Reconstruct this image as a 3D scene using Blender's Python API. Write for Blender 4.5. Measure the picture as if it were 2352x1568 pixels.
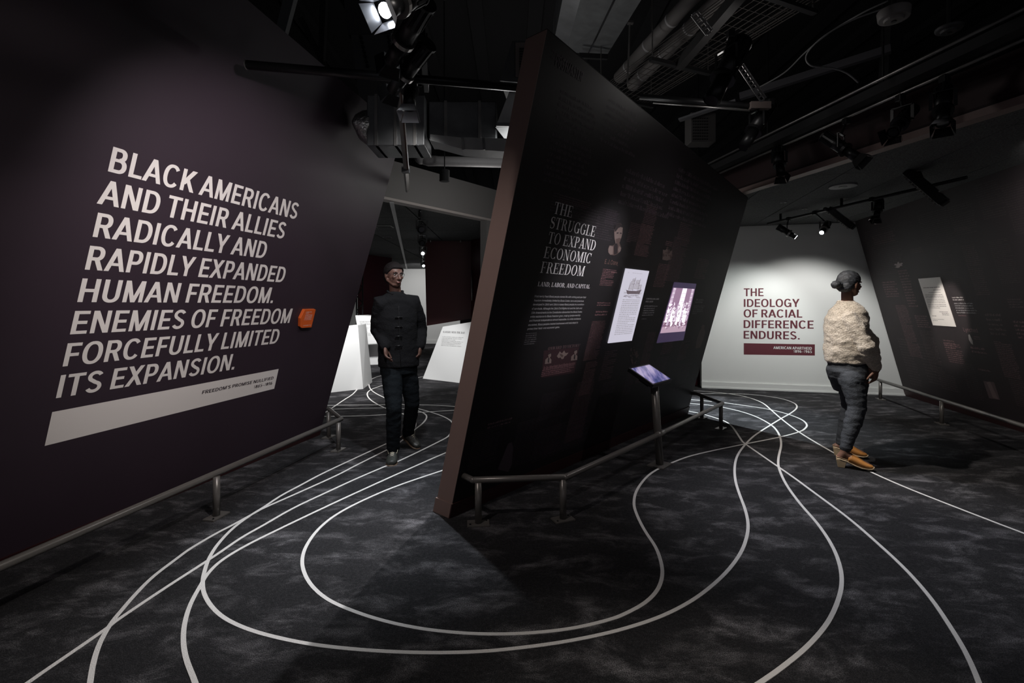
import bpy, math, random
from mathutils import Vector, Matrix, noise
for o in list(bpy.data.objects): bpy.data.objects.remove(o)
SC = bpy.context.scene; COL = SC.collection
V = Vector
# ------------------------------------------------------------------ camera, world, exposure, lights
FPX, CX, CY, EYE = 1110.0, 1176.0, 700.0, 1.4
cam = bpy.data.objects.new('camera', bpy.data.cameras.new('camera')); COL.objects.link(cam)
cam.data.sensor_width = 36; cam.data.lens = FPX / 2352 * 36
cam.data.shift_y = -(784 - CY) / 2352
cam.location = (0, 0, EYE); cam.rotation_euler = (math.pi / 2, 0, 0); cam.data.clip_start = .05
SC.camera = cam
SC.view_settings.view_transform = 'Standard'; SC.view_settings.look = 'None'
SC.view_settings.exposure = 0.0; SC.view_settings.gamma = 1.0; SC.view_settings.use_curve_mapping = False
wd = bpy.data.worlds.new('world'); SC.world = wd; wd.use_nodes = True
wd.node_tree.nodes['Background'].inputs[0].default_value = (.95, .93, 1, 1)
wd.node_tree.nodes['Background'].inputs[1].default_value = .12
def spot(loc, target, power, angle, blend=.6, radius=.03, color=(1, .96, .92)):
    l = bpy.data.lights.new('spot_beam', 'SPOT'); l.energy = power; l.spot_size = math.radians(angle)
    l.spot_blend = blend; l.shadow_soft_size = radius; l.color = color
    o = bpy.data.objects.new('spot_beam', l); COL.objects.link(o); o.location = loc
    o.rotation_euler = (V(target) - V(loc)).to_track_quat('-Z', 'Y').to_euler()
    return o
WARM = (1, .93, .86); COOL = (.86, .93, 1)
# some of these spots sit near lamps that are built further down
LAMP_A = V((-.63, 2.02, 2.72))        # big profile spot that washes the left wall
spot((-.66, 1.95, 2.60), (-2.1, 3.65, 1.5), 150, 84, 1.0, .03, (1, .92, .93))
spot((.3, 1.2, 3.2), (-2.2, 2.3, .75), 140, 66, 1.0, .05, WARM)
spot((-.5, 3.3, 3.0), (-1.75, 4.9, 1.2), 60, 70, 1.0, .05, (1, .97, .95))
spot((-.62, 3.9, 3.0), (-.85, 3.3, 0), 300, 52, 1.0, .03, COOL)
spot((-.60, 3.45, 2.8), (-1.1, 4.6, 0), 85, 60, .9, .03, COOL)
spot((.44, 4.2, 2.95), (-.55, 2.3, 0), 300, 50, .8, .02, (1, .98, 1))
# walkway on the right
spot((1.95, 4.6, 3.05), (2.35, 3.2, 0), 330, 58, 1.0, .03, (.93, .94, 1))
spot((2.5, 2.0, 3.0), (.55, 1.15, 0), 240, 46, 1.0, .05, WARM)
spot((1.45, 8.0, 2.6), (2.65, 6.35, 0), 1300, 46, .9, .03, (.86, .95, 1))
spot((1.72, 3.95, 2.72), (2.98, 4.25, 1.0), 175, 60, .8, .02, (1, .93, .85))
# white end wall
spot((4.45, 6.15, 2.5), (4.6, 7.8, .25), 140, 88, .55, .05, (1, .99, .97))
spot((4.0, 6.6, 2.45), (3.7, 8.0, .5), 60, 84, .6, .05, (.96, 1, .98))
# right wall
spot((3.95, 5.45, 2.40), (5.20, 5.90, 1.42), 200, 20, .5, .03, WARM)
spot((3.9, 3.7, 2.6), (4.9, 3.9, 2.0), 75, 110, 1.0, .06, (1, .95, .92))
# centre wall title
spot((2.6, 3.0, 3.0), (.42, 3.7, 1.45), 330, 24, 1.0, .03, (1, .97, 1))
spot((2.9, 5.0, 2.9), (2.2, 6.0, 1.4), 150, 70, 1.0, .05, (1, .98, .96))
spot((-1.3, 1.2, 3.2), (-.25, 3.1, 1.0), 90, 50, 1.0, .05, (1, .90, .86))
spot((2.85, 2.9, 3.0), (.9, 4.5, .85), 120, 66, 1.0, .05, (1, .95, .97))  # added wide soft fill for the dark lower part of this wall
# far gallery
spot((-2.2, 7.0, 2.6), (-2.8, 7.9, .2), 330, 70, .8, .05, (1, 1, 1))
spot((-2.6, 9.6, 2.55), (-3.3, 11.2, .2), 420, 60, .8, .05, (1, 1, 1))
spot((-1.9, 7.3, 2.6), (-1.4, 9.1, .1), 260, 48, .8, .05, (1, 1, 1))
spot((-3.0, 14.5, 2.5), (-3.1, 17.4, .9), 190, 100, .8, .05, (1, .98, .98))
spot((-1.9, 6.6, 2.6), (-1.6, 7.2, 0), 60, 90, 1, .05, (1, 1, 1))
# added fill points without fixtures, brightening the header, ducts and pipes
def point(loc, power, radius=.2, color=(1, 1, 1)):
    l = bpy.data.lights.new('void_fill_light', 'POINT'); l.energy = power; l.shadow_soft_size = radius; l.color = color
    o = bpy.data.objects.new('void_fill_light', l); COL.objects.link(o); o.location = loc
point((.15, 4.3, 2.75), 7.0, .1); point((1.6, 3.6, 3.05), 3.2, .1, (1, .95, .92)); point((-.05, 5.75, 2.5), 17, .3, (1, .97, .95))
# ------------------------------------------------------------------ helpers
def P(px, py, Y): return V(((px - CX) / FPX * Y, Y, EYE + (CY - py) / FPX * Y))
def FL(px, py, z=0.0):
    Y = (EYE - z) * FPX / (py - CY)
    return V(((px - CX) / FPX * Y, Y, z))
class Wall:
    def __init__(s, o, u, lean):
        s.o = V(o); s.u = V((u[0], u[1], 0)).normalized(); s.nh = V((s.u.y, -s.u.x, 0))
        s.v = (s.nh * lean + V((0, 0, 1))).normalized(); s.n = s.u.cross(s.v)
    def hit(s, px, py):
        d = V(((px - CX) / FPX, 1, (CY - py) / FPX)); c = V((0, 0, EYE))
        return c + d * ((s.o - c).dot(s.n) / d.dot(s.n))
    def uv(s, px, py):
        p = s.hit(px, py) - s.o
        return p.dot(s.u), p.dot(s.v)
    def at(s, u, v, w=0.0): return s.o + s.u * u + s.v * v + s.n * w
# materials
MATS = {}
def mat(name, col=(.5, .5, .5), rough=.6, metal=0.0, spec=.5, emit=None, es=1.0, bump=0, bscale=50, var=0, vscale=5):
    if name in MATS: return MATS[name]
    m = bpy.data.materials.new(name); m.use_nodes = True; nt = m.node_tree; b = nt.nodes['Principled BSDF']
    b.inputs['Base Color'].default_value = (*col, 1); b.inputs['Roughness'].default_value = rough
    b.inputs['Metallic'].default_value = metal; b.inputs['Specular IOR Level'].default_value = spec
    if emit: b.inputs['Emission Color'].default_value = (*emit, 1); b.inputs['Emission Strength'].default_value = es
    if bump or var:
        tc = nt.nodes.new('ShaderNodeTexCoord')
    if bump:
        n = nt.nodes.new('ShaderNodeTexNoise'); n.inputs['Scale'].default_value = bscale; n.inputs['Detail'].default_value = 4
        nt.links.new(tc.outputs['Object'], n.inputs['Vector'])
        bp = nt.nodes.new('ShaderNodeBump'); bp.inputs['Strength'].default_value = bump; bp.inputs['Distance'].default_value = .01
        nt.links.new(n.outputs['Fac'], bp.inputs['Height']); nt.links.new(bp.outputs['Normal'], b.inputs['Normal'])
    if var:
        n = nt.nodes.new('ShaderNodeTexNoise'); n.inputs['Scale'].default_value = vscale; n.inputs['Detail'].default_value = 5
        nt.links.new(tc.outputs['Object'], n.inputs['Vector'])
        r = nt.nodes.new('ShaderNodeValToRGB'); r.color_ramp.elements[0].position = .3; r.color_ramp.elements[1].position = .7
        r.color_ramp.elements[0].color = (*[c * (1 - var) for c in col], 1); r.color_ramp.elements[1].color = (*[min(1, c * (1 + var)) for c in col], 1)
        nt.links.new(n.outputs['Fac'], r.inputs['Fac']); nt.links.new(r.outputs['Color'], b.inputs['Base Color'])
    MATS[name] = m; return m
def carpet_mat():
    m = bpy.data.materials.new('carpet'); m.use_nodes = True; nt = m.node_tree; b = nt.nodes['Principled BSDF']; L = nt.links.new
    b.inputs['Roughness'].default_value = .95; b.inputs['Specular IOR Level'].default_value = .15
    tc = nt.nodes.new('ShaderNodeTexCoord')
    def nz(scale, detail, sx=1, sy=1, rot=0, rough=.5, dist=0):
        mp = nt.nodes.new('ShaderNodeMapping'); mp.inputs['Scale'].default_value = (sx, sy, 1); mp.inputs['Rotation'].default_value = (0, 0, rot)
        n = nt.nodes.new('ShaderNodeTexNoise'); n.inputs['Scale'].default_value = scale; n.inputs['Detail'].default_value = detail
        n.inputs['Roughness'].default_value = rough; n.inputs['Distortion'].default_value = dist
        L(tc.outputs['Object'], mp.inputs['Vector']); L(mp.outputs['Vector'], n.inputs['Vector']); return n.outputs['Fac']
    def rng(src, a, bb, c=0, d=1):
        r = nt.nodes.new('ShaderNodeMapRange'); r.inputs[1].default_value = a; r.inputs[2].default_value = bb
        r.inputs[3].default_value = c; r.inputs[4].default_value = d; L(src, r.inputs[0]); return r.outputs[0]
    def mth(op, x, y):
        q = nt.nodes.new('ShaderNodeMath'); q.operation = op
        for i, k in enumerate((x, y)):
            if isinstance(k, (int, float)): q.inputs[i].default_value = k
            else: L(k, q.inputs[i])
        return q.outputs[0]
    blot = rng(nz(1.3, 4, 1, 1.4, .5, .55, .5), .34, .66, .25, 1)
    strk = mth('POWER', rng(nz(4.6, 9, .75, 1.35, .35, .70, .35), .47, .74), 1.5)
    pile = rng(nz(230, 2), .36, .64)
    fine = rng(nz(60, 3), .3, .7)
    a1 = mth('MULTIPLY', mth('MULTIPLY', strk, blot), mth('ADD', mth('MULTIPLY', pile, .85), .15))
    a2 = mth('ADD', a1, mth('MULTIPLY', pile, mth('ADD', mth('MULTIPLY', fine, .07), mth('MULTIPLY', blot, .04))))
    r = nt.nodes.new('ShaderNodeValToRGB'); r.color_ramp.elements[0].color = (.009, .009, .010, 1); r.color_ramp.elements[1].color = (.40, .385, .405, 1)
    L(a2, r.inputs['Fac']); L(r.outputs['Color'], b.inputs['Base Color'])
    bp = nt.nodes.new('ShaderNodeBump'); bp.inputs['Strength'].default_value = .6; bp.inputs['Distance'].default_value = .006
    L(nz(180, 3), bp.inputs['Height']); L(bp.outputs['Normal'], b.inputs['Normal'])
    MATS['carpet'] = m; return m
carpet = carpet_mat()
m_line = mat('carpet_inlay', (.74, .72, .70), .9, bump=.5, bscale=260)
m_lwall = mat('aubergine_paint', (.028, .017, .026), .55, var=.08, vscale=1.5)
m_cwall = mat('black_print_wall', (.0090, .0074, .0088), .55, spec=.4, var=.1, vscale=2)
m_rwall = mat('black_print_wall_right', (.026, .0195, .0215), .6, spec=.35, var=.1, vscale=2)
m_cap = mat('dusty_pink_paint', (.23, .155, .135), .6)
m_vinyl = mat('off_white_vinyl', (.72, .68, .65), .6)
m_white = mat('white_wall_paint', (.72, .73, .71), .6)
m_plinth = mat('white_plinth', (.85, .85, .84), .6)
m_maroon = mat('maroon_paint', (.12, .018, .03), .5)
m_fascia = mat('fascia_maroon', (.022, .005, .006), .6)
m_maroon_d = mat('dark_maroon_panel', (.060, .0085, .011), .45)
m_redbase = mat('maroon_baseboard', (.030, .008, .009), .5)
m_black = mat('black_metal', (.012, .012, .013), .38, .3)
m_blackmatte = mat('black_matte', (.006, .006, .007), .8)
m_rail = mat('grey_painted_rail', (.15, .14, .13), .32, .35)
m_steel = mat('zinc_steel', (.30, .29, .28), .38, .9, var=.25, vscale=6)
m_duct = mat('galvanised_duct', (.18, .185, .19), .42, .7, var=.3, vscale=4)
m_foil = mat('foil_insulation', (.55, .54, .53), .22, .9, bump=1, bscale=40)
m_pipew = mat('white_pipe_jacket', (.34, .33, .33), .6, bump=.3, bscale=20)
m_ductl = mat('pale_duct', (.36, .37, .37), .6, var=.12, vscale=7)
m_grey = mat('grey_bulkhead_paint', (.17, .165, .16), .7)
m_tile = mat('wood_wool_tile', (.085, .088, .088), .95, bump=.9, bscale=120, var=.6, vscale=90)
m_deck = mat('black_deck', (.006, .006, .007), .9)
m_lens = mat('lit_lens', (1, 1, 1), .3, emit=(.92, .96, 1), es=14)
m_lensoff = mat('dark_lens', (.03, .03, .035), .1)
m_flap = mat('barn_door_metal', (.30, .31, .34), .3, .7)
m_mauve = mat('mauve_print', (.27, .14, .15), .55, spec=.4)
m_mauve2 = mat('dim_mauve_print', (.15, .088, .098), .55, spec=.4)
m_faint = mat('faint_print', (.06, .043, .055), .55, spec=.4)
m_greyp = mat('grey_print', (.30, .29, .29), .55, spec=.4)
m_ink = mat('ink_print', (.05, .04, .05), .8)
m_maroonink = mat('maroon_ink', (.105, .016, .026), .7)
m_orange = mat('orange_acrylic', (.62, .105, .018), .4)
# mesh builder
class MB:
    def __init__(s): s.v = []; s.f = []
    def add(s, vs, fs):
        k = len(s.v); s.v += [V(p) for p in vs]; s.f += [[i + k for i in f] for f in fs]; return s
    def quad(s, a, b, c, d): return s.add([a, b, c, d], [(0, 1, 2, 3)])
    def poly(s, pts): return s.add(pts, [tuple(range(len(pts)))])
    def box(s, c, size, M=None):
        hx, hy, hz = [k / 2 for k in size]; M = M or Matrix.Identity(3)
        vs = [V(c) + M @ V((x, y, z)) for x in (-hx, hx) for y in (-hy, hy) for z in (-hz, hz)]
        return s.add(vs, [(0, 1, 3, 2), (4, 6, 7, 5), (0, 4, 5, 1), (2, 3, 7, 6), (0, 2, 6, 4), (1, 5, 7, 3)])
    def prism(s, pts, off):
        n = len(pts); off = V(off); a = [V(p) for p in pts]; b = [p + off for p in a]
        return s.add(a + b, [tuple(range(n))[::-1], tuple(range(n, 2 * n))] + [(i, (i + 1) % n, n + (i + 1) % n, n + i) for i in range(n)])
    def bar(s, p0, p1, w, h, up=(0, 0, 1)):
        p0, p1 = V(p0), V(p1); d = (p1 - p0).normalized(); sx = d.cross(V(up)).normalized(); sy = sx.cross(d)
        return s.prism([p0 + sx * a * w / 2 + sy * b * h / 2 for a, b in ((-1, -1), (1, -1), (1, 1), (-1, 1))], p1 - p0)
    def cyl(s, p0, p1, r0, r1=None, n=16):
        r1 = r0 if r1 is None else r1; p0, p1 = V(p0), V(p1); d = (p1 - p0).normalized()
        sx = d.cross(V((0, 0, 1)) if abs(d.z) < .95 else V((1, 0, 0))).normalized(); sy = d.cross(sx)
        ring = lambda p, r: [p + (sx * math.cos(6.28318 * i / n) + sy * math.sin(6.28318 * i / n)) * r for i in range(n)]
        return s.add(ring(p0, r0) + ring(p1, r1), [(i, (i + 1) % n, n + (i + 1) % n, n + i) for i in range(n)] + [tuple(range(n))[::-1], tuple(range(n, 2 * n))])
    def tube(s, pts, r, n=10, closed_ends=True):
        pts = [V(p) for p in pts]; rr = r if isinstance(r, (list, tuple)) else [r] * len(pts); k0 = len(s.v); prev = None; vs = []
        for i, p in enumerate(pts):
            d = (pts[min(i + 1, len(pts) - 1)] - pts[max(i - 1, 0)]).normalized()
            if prev is None: sx = d.cross(V((0, 0, 1)) if abs(d.z) < .9 else V((1, 0, 0))).normalized()
            else: sx = (prev - d * prev.dot(d)).normalized()
            prev = sx; sy = d.cross(sx)
            vs += [p + (sx * math.cos(6.28318 * j / n) + sy * math.sin(6.28318 * j / n)) * rr[i] for j in range(n)]
        m = len(pts); fs = [(i * n + j, i * n + (j + 1) % n, (i + 1) * n + (j + 1) % n, (i + 1) * n + j) for i in range(m - 1) for j in range(n)]
        if closed_ends: fs += [tuple(range(n))[::-1], tuple(range((m - 1) * n, m * n))]
        return s.add(vs, fs)
    def ell(s, c, r, M=None, nu=16, nv=10):
        M = M or Matrix.Identity(3); c = V(c); vs = []
        for i in range(1, nv):
            a = math.pi * i / nv
            vs += [c + M @ V((r[0] * math.sin(a) * math.cos(6.28318 * j / nu), r[1] * math.sin(a) * math.sin(6.28318 * j / nu), r[2] * math.cos(a))) for j in range(nu)]
        vs += [c + M @ V((0, 0, r[2])), c + M @ V((0, 0, -r[2]))]; t, b = len(vs) - 2, len(vs) - 1
        fs = [(i * nu + j, (i + 1) * nu + j, (i + 1) * nu + (j + 1) % nu, i * nu + (j + 1) % nu) for i in range(nv - 2) for j in range(nu)]
        fs += [(t, j, (j + 1) % nu) for j in range(nu)] + [(b, (nv - 2) * nu + (j + 1) % nu, (nv - 2) * nu + j) for j in range(nu)]
        return s.add(vs, fs)
    def limb(s, pts, rad, n=14):          # rounded, tapering chain
        s.tube(pts, rad, n)
        for p, r in ((pts[0], rad[0]), (pts[-1], rad[-1])): s.ell(p, (r, r, r), None, n, 8)
        return s
    def loft(s, rings, n=20):             # rings: (centre, axis_x vector, axis_y vector)
        vs = []
        for c, ax, ay in rings:
            vs += [V(c) + V(ax) * math.cos(6.28318 * j / n) + V(ay) * math.sin(6.28318 * j / n) for j in range(n)]
        m = len(rings)
        return s.add(vs, [(i * n + j, i * n + (j + 1) % n, (i + 1) * n + (j + 1) % n, (i + 1) * n + j) for i in range(m - 1) for j in range(n)] + [tuple(range(n))[::-1], tuple(range((m - 1) * n, m * n))])
    def build(s, name, m, parent=None, smooth=False, bevel=0):
        me = bpy.data.meshes.new(name); off = root_loc(parent)
        me.from_pydata([tuple(p - off) for p in s.v], [], s.f); me.update()
        return link(name, me, m, parent, smooth, bevel)
def root_loc(o):
    r = V((0, 0, 0))
    while o is not None: r = r + V(o.location); o = o.parent
    return r
def link(name, me, m, parent=None, smooth=False, bevel=0):
    o = bpy.data.objects.new(name, me); COL.objects.link(o); o.parent = parent
    for k in (m if isinstance(m, (list, tuple)) else [m]): me.materials.append(k)
    if smooth:
        for p in me.polygons: p.use_smooth = True
    if bevel:
        b = o.modifiers.new('bevel', 'BEVEL'); b.width = bevel; b.segments = 2; b.limit_method = 'ANGLE'
    return o
def tag(o, label=None, cat=None, group=None, kind=None):
    if label: o['label'] = label
    if cat: o['category'] = cat
    if group: o['group'] = group
    if kind: o['kind'] = kind
    return o
def thing(name, label, cat, loc=(0, 0, 0), group=None):
    o = bpy.data.objects.new(name, None); COL.objects.link(o); o.location = loc; o.empty_display_size = .1
    return tag(o, label, cat, group)
def struct(o): o['kind'] = 'structure'; return o
def ceval(ob):
    dg = bpy.context.evaluated_depsgraph_get(); me = bpy.data.meshes.new_from_object(ob.evaluated_get(dg)); return me
def fuse(mb, name, m, parent, voxel=.008, smooth=3, amp=0, freq=8, sub=0, stretch=(1, 1, 1)):
    me = bpy.data.meshes.new('tmp'); me.from_pydata([tuple(p) for p in mb.v], [], mb.f)
    import bmesh
    b = bmesh.new(); b.from_mesh(me); bmesh.ops.recalc_face_normals(b, faces=b.faces); b.to_mesh(me); b.free()
    ob = bpy.data.objects.new('tmp', me); COL.objects.link(ob)
    r = ob.modifiers.new('r', 'REMESH'); r.mode = 'VOXEL'; r.voxel_size = voxel
    if smooth:
        q = ob.modifiers.new('s', 'SMOOTH'); q.factor = .6; q.iterations = smooth
    out = ceval(ob); bpy.data.objects.remove(ob)
    off = root_loc(parent)
    if amp:
        ns = [v.normal.copy() for v in out.vertices]
        for v, nn in zip(out.vertices, ns):
            q = V((v.co.x * stretch[0], v.co.y * stretch[1], v.co.z * stretch[2])) * freq
            v.co += nn * amp * (noise.noise(q) + .5 * noise.noise(q * 2.3))
    for v in out.vertices: v.co -= off
    out.name = name
    return link(name, out, m, parent, True)
# ------------------------------------------------------------------ lettering
try:
    import os
    SANS = bpy.data.fonts.load(os.path.join(bpy.utils.system_resource('DATAFILES'), 'fonts', 'Inter.woff2'))
except Exception:
    SANS = None
def sans_polys(text, bold=0.0, spacing=1.0):
    cu = bpy.data.curves.new('t', 'FONT'); cu.body = text; cu.size = 1; cu.resolution_u = 4 if len(text) < 22 else 2
    if SANS: cu.font = SANS
    cu.offset = min(bold, 0); cu.bevel_depth = max(bold, 0); cu.bevel_resolution = 0; cu.space_character = spacing
    ob = bpy.data.objects.new('t', cu); COL.objects.link(ob); me = ceval(ob); bpy.data.objects.remove(ob)
    zb = max(bold, 1e-6); vs = [(v.co.x, v.co.y, v.co.z / zb) for v in me.vertices]; fs = [tuple(p.vertices) for p in me.polygons if bold <= 0 or p.normal.z > .02]; return vs, fs
cap_ref = sans_polys('H'); CAP = max(v[1] for v in cap_ref[0])
# a didone-like serif built from strokes, cap height 1
TK, TN, SF = .135, .045, .085
def g_rect(x0, y0, x1, y1): return ([(x0, y0), (x1, y0), (x1, y1), (x0, y1)], [(0, 1, 2, 3)])
def g_diag(x0, y0, x1, y1, w): return ([(x0 - w / 2, y0), (x0 + w / 2, y0), (x1 + w / 2, y1), (x1 - w / 2, y1)], [(0, 1, 2, 3)])
def g_ring(cx, cy, rx, ry, a0=0, a1=360, wt=TK, tt=TN, n=28):
    vs = []; fs = []
    for i in range(n + 1):
        a = math.radians(a0 + (a1 - a0) * i / n); c, s_ = math.cos(a), math.sin(a)
        vs += [(cx + rx * c, cy + ry * s_), (cx + (rx - wt) * c, cy + (ry - tt) * s_)]
        if i: fs.append((2 * i - 2, 2 * i, 2 * i + 1, 2 * i - 1))
    return vs, fs
def g_stroke(pts, ws):
    vs = []; fs = []
    for i, (x, y) in enumerate(pts):
        a = pts[max(i - 1, 0)]; b = pts[min(i + 1, len(pts) - 1)]; dx, dy = b[0] - a[0], b[1] - a[1]; l = math.hypot(dx, dy) or 1
        nx, ny = -dy / l * ws[i] / 2, dx / l * ws[i] / 2; vs += [(x + nx, y + ny), (x - nx, y - ny)]
        if i: fs.append((2 * i - 2, 2 * i, 2 * i + 1, 2 * i - 1))
    return vs, fs
def srf(x, y, w=TK): return g_rect(x - SF, y, x + w + SF, y + TN) if y < .5 else g_rect(x - SF, y - TN, x + w + SF, y)
def stem(x, w=TK): return [g_rect(x, 0, x + w, 1), srf(x, 0, w), srf(x, 1, w)]
def tip(x, y0, y1): return ([(x - .05, y0), (x + .02, y0), (x + .02, y1), (x, y1)], [(0, 1, 2, 3)])
def S_(): 
    pts = []; ws = []
    for i in range(41):
        t = i / 40
        if t < .5: a = math.radians(35 + 235 * t * 2); pts.append((.28 + .19 * math.cos(a), .755 + .225 * math.sin(a)))
        else: a = math.radians(90 - 235 * (t - .5) * 2); pts.append((.28 + .215 * math.cos(a), .265 + .245 * math.sin(a)))
        ws.append(.05 + .11 * math.exp(-((t - .5) / .2) ** 2) + .02 * math.exp(-((t - .25) / .1) ** 2))
    return g_stroke(pts, ws)
GL = {
 'A': (.78, [g_diag(.14, 0, .40, 1, .05), g_diag(.64, 0, .40, 1, .15), g_rect(.2, .3, .6, .345), g_rect(.02, 0, .26, TN), g_rect(.5, 0, .78, TN)]),
 'B': (.72, stem(.12) + [g_ring(.36, .75, .26, .25, -90, 90), g_ring(.36, .26, .31, .26, -90, 90), g_rect(.2, 0, .37, TN), g_rect(.2, .49, .37, .53), g_rect(.2, 1 - TN, .37, 1)]),
 'C': (.76, [g_ring(.42, .5, .36, .515, 42, 318), g_rect(.655, .68, .69, 1.0), g_rect(.655, .0, .69, .22)]),
 'D': (.82, stem(.12) + [g_ring(.34, .5, .42, .5, -90, 90), g_rect(.2, 0, .35, TN), g_rect(.2, 1 - TN, .35, 1)]),
 'E': (.70, stem(.12) + [g_rect(.2, 0, .64, TN), g_rect(.2, 1 - TN, .61, 1), g_rect(.2, .49, .48, .53), g_rect(.61, 0, .65, .28), g_rect(.58, .76, .61, 1), g_rect(.46, .39, .49, .63)]),
 'F': (.66, stem(.12) + [g_rect(.2, 1 - TN, .61, 1), g_rect(.2, .47, .48, .51), g_rect(.58, .74, .61, 1), g_rect(.46, .37, .49, .61)]),
 'G': (.82, [g_ring(.42, .5, .36, .515, 42, 318), g_rect(.655, .68, .69, 1.0), g_rect(.59, .03, .72, .42), g_rect(.5, .40, .80, .44)]),
 'H': (.86, stem(.12) + stem(.61) + [g_rect(.2, .48, .65, .52)]),
 'I': (.37, stem(.12)), 
 'L': (.66, stem(.12) + [g_rect(.2, 0, .60, TN), g_rect(.58, 0, .62, .3)]),
 'M': (1.0, [g_rect(.14, 0, .18, 1), g_rect(.05, 0, .28, TN), g_rect(.03, 1 - TN, .25, 1), g_diag(.49, 0, .2, 1, .13), g_diag(.49, 0, .79, 1, .05), g_rect(.76, 0, .9, 1), g_rect(.68, 0, .98, TN), g_rect(.8, 1 - TN, .98, 1)]),
 'N': (.84, [g_rect(.14, 0, .18, 1), g_rect(.04, 0, .28, TN), g_rect(.03, 1 - TN, .25, 1), g_diag(.67, 0, .19, 1, .14), g_rect(.66, 0, .70, 1), g_rect(.57, 1 - TN, .80, 1)]),
 'O': (.84, [g_ring(.42, .5, .37, .515)]),
 'P': (.68, stem(.12) + [g_ring(.35, .74, .28, .26, -90, 90), g_rect(.2, .48, .36, .52), g_rect(.2, 1 - TN, .36, 1)]),
 'R': (.78, stem(.12) + [g_ring(.35, .75, .27, .25, -90, 90), g_rect(.2, .5, .36, .54), g_rect(.2, 1 - TN, .36, 1), g_diag(.66, 0, .42, .52, .14), g_rect(.6, 0, .8, TN)]),
 'S': (.58, [S_(), g_rect(.425, .7, .455, 1), g_rect(.075, 0, .105, .3)]),
 'T': (.72, [g_rect(.29, 0, .425, 1), srf(.29, 0), g_rect(.04, 1 - TN, .68, 1), g_rect(.04, .7, .07, 1), g_rect(.65, .7, .68, 1)]),
 'U': (.82, [g_rect(.13, .33, .265, 1), g_rect(.03, 1 - TN, .36, 1), g_rect(.64, .33, .68, 1), g_rect(.56, 1 - TN, .78, 1), g_ring(.405, .33, .275, .345, 180, 360, .10, .07)]),
 'V': (.76, [g_diag(.4, 0, .15, 1, .15), g_diag(.4, 0, .63, 1, .05), g_rect(.02, 1 - TN, .3, 1), g_rect(.53, 1 - TN, .76, 1)]),
 'W': (1.08, [g_diag(.33, 0, .13, 1, .14), g_diag(.33, 0, .53, 1, .05), g_diag(.74, 0, .53, 1, .14), g_diag(.74, 0, .93, 1, .05), g_rect(.02, 1 - TN, .28, 1), g_rect(.42, 1 - TN, .66, 1), g_rect(.84, 1 - TN, 1.06, 1)]),
 'X': (.78, [g_diag(.61, 0, .17, 1, .15), g_diag(.15, 0, .62, 1, .045), g_rect(.04, 0, .27, TN), g_rect(.5, 0, .77, TN), g_rect(.03, 1 - TN, .3, 1), g_rect(.52, 1 - TN, .74, 1)]),
 'Y': (.74, [g_rect(.31, 0, .44, .45), srf(.31, 0), g_diag(.38, .42, .14, 1, .14), g_diag(.37, .42, .61, 1, .045), g_rect(.02, 1 - TN, .28, 1), g_rect(.5, 1 - TN, .73, 1)]),
 ',': (.26, [g_ring(.13, .07, .07, .07, 0, 360, .07, .07, 12), g_diag(.08, -.14, .17, .05, .04)]),
 '!': (.3, [([(.1, .3), (.16, .3), (.2, 1), (.06, 1)], [(0, 1, 2, 3)]), g_ring(.13, .07, .07, .07, 0, 360, .07, .07, 12)]),
 ' ': (.30, []),
}
def serif_polys(text, *_):
    vs = []; fs = []; x = 0
    for ch in text:
        w, parts = GL.get(ch, GL[' '])
        for pv, pf in parts:
            k = len(vs); vs += [(a * .88 + x, b, len(fs) % 7 / 7) for a, b in pv]; fs += [tuple(i + k for i in f) for f in pf]
        x += w * .88 + .02
    return vs, fs
# a plain grotesque, cap height 1, for the capitals
SW, SH = .165, .140
def o_ring(cx, cy, rx, ry, a0=0, a1=360, w=SW, h=SH, n=36, p=2.25):
    vs = []; fs = []
    for i in range(n + 1):
        a = math.radians(a0 + (a1 - a0) * i / n); c, s_ = math.cos(a), math.sin(a)
        f = lambda t: math.copysign(abs(t) ** (2 / p), t)
        vs += [(cx + rx * f(c), cy + ry * f(s_)), (cx + (rx - w) * f(c), cy + (ry - h) * f(s_))]
        if i: fs.append((2 * i - 2, 2 * i, 2 * i + 1, 2 * i - 1))
    return vs, fs
def sansS(x, w):
    pts = []; r = w / 2 - SW * .45; cx = x + w / 2; yt, yb, rt = .742, .262, .195
    for i in range(49):
        t = i / 48
        if t < .5: a = math.radians(20 + 250 * t * 2); pts.append((cx + r * .95 * math.cos(a), yt + rt * math.sin(a)))
        else: a = math.radians(90 - 250 * (t - .5) * 2); pts.append((cx + r * math.cos(a), yb + .205 * math.sin(a)))
    for _ in range(3): pts = [pts[0]] + [((pts[k - 1][0] + pts[k][0] * 2 + pts[k + 1][0]) / 4, (pts[k - 1][1] + pts[k][1] * 2 + pts[k + 1][1]) / 4) for k in range(1, len(pts) - 1)] + [pts[-1]]
    return g_stroke(pts, [SH * 1.08] * len(pts))
def poly_(pts): return (pts, [tuple(range(len(pts)))])
def digit6(x, flip=False):
    parts = [o_ring(x + .29, .31, .25, .32), ([(x + .04, .31), (x + .04 + SW, .31), (x + .12 + SW, .60), (x + .45, 1.0), (x + .26, 1.0), (x + .09, .68)], [(0, 1, 2, 3, 4, 5)])]
    if flip: parts = [([(2 * (x + .29) - a, 1 - b) for a, b in v], f) for v, f in parts]
    return parts
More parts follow.
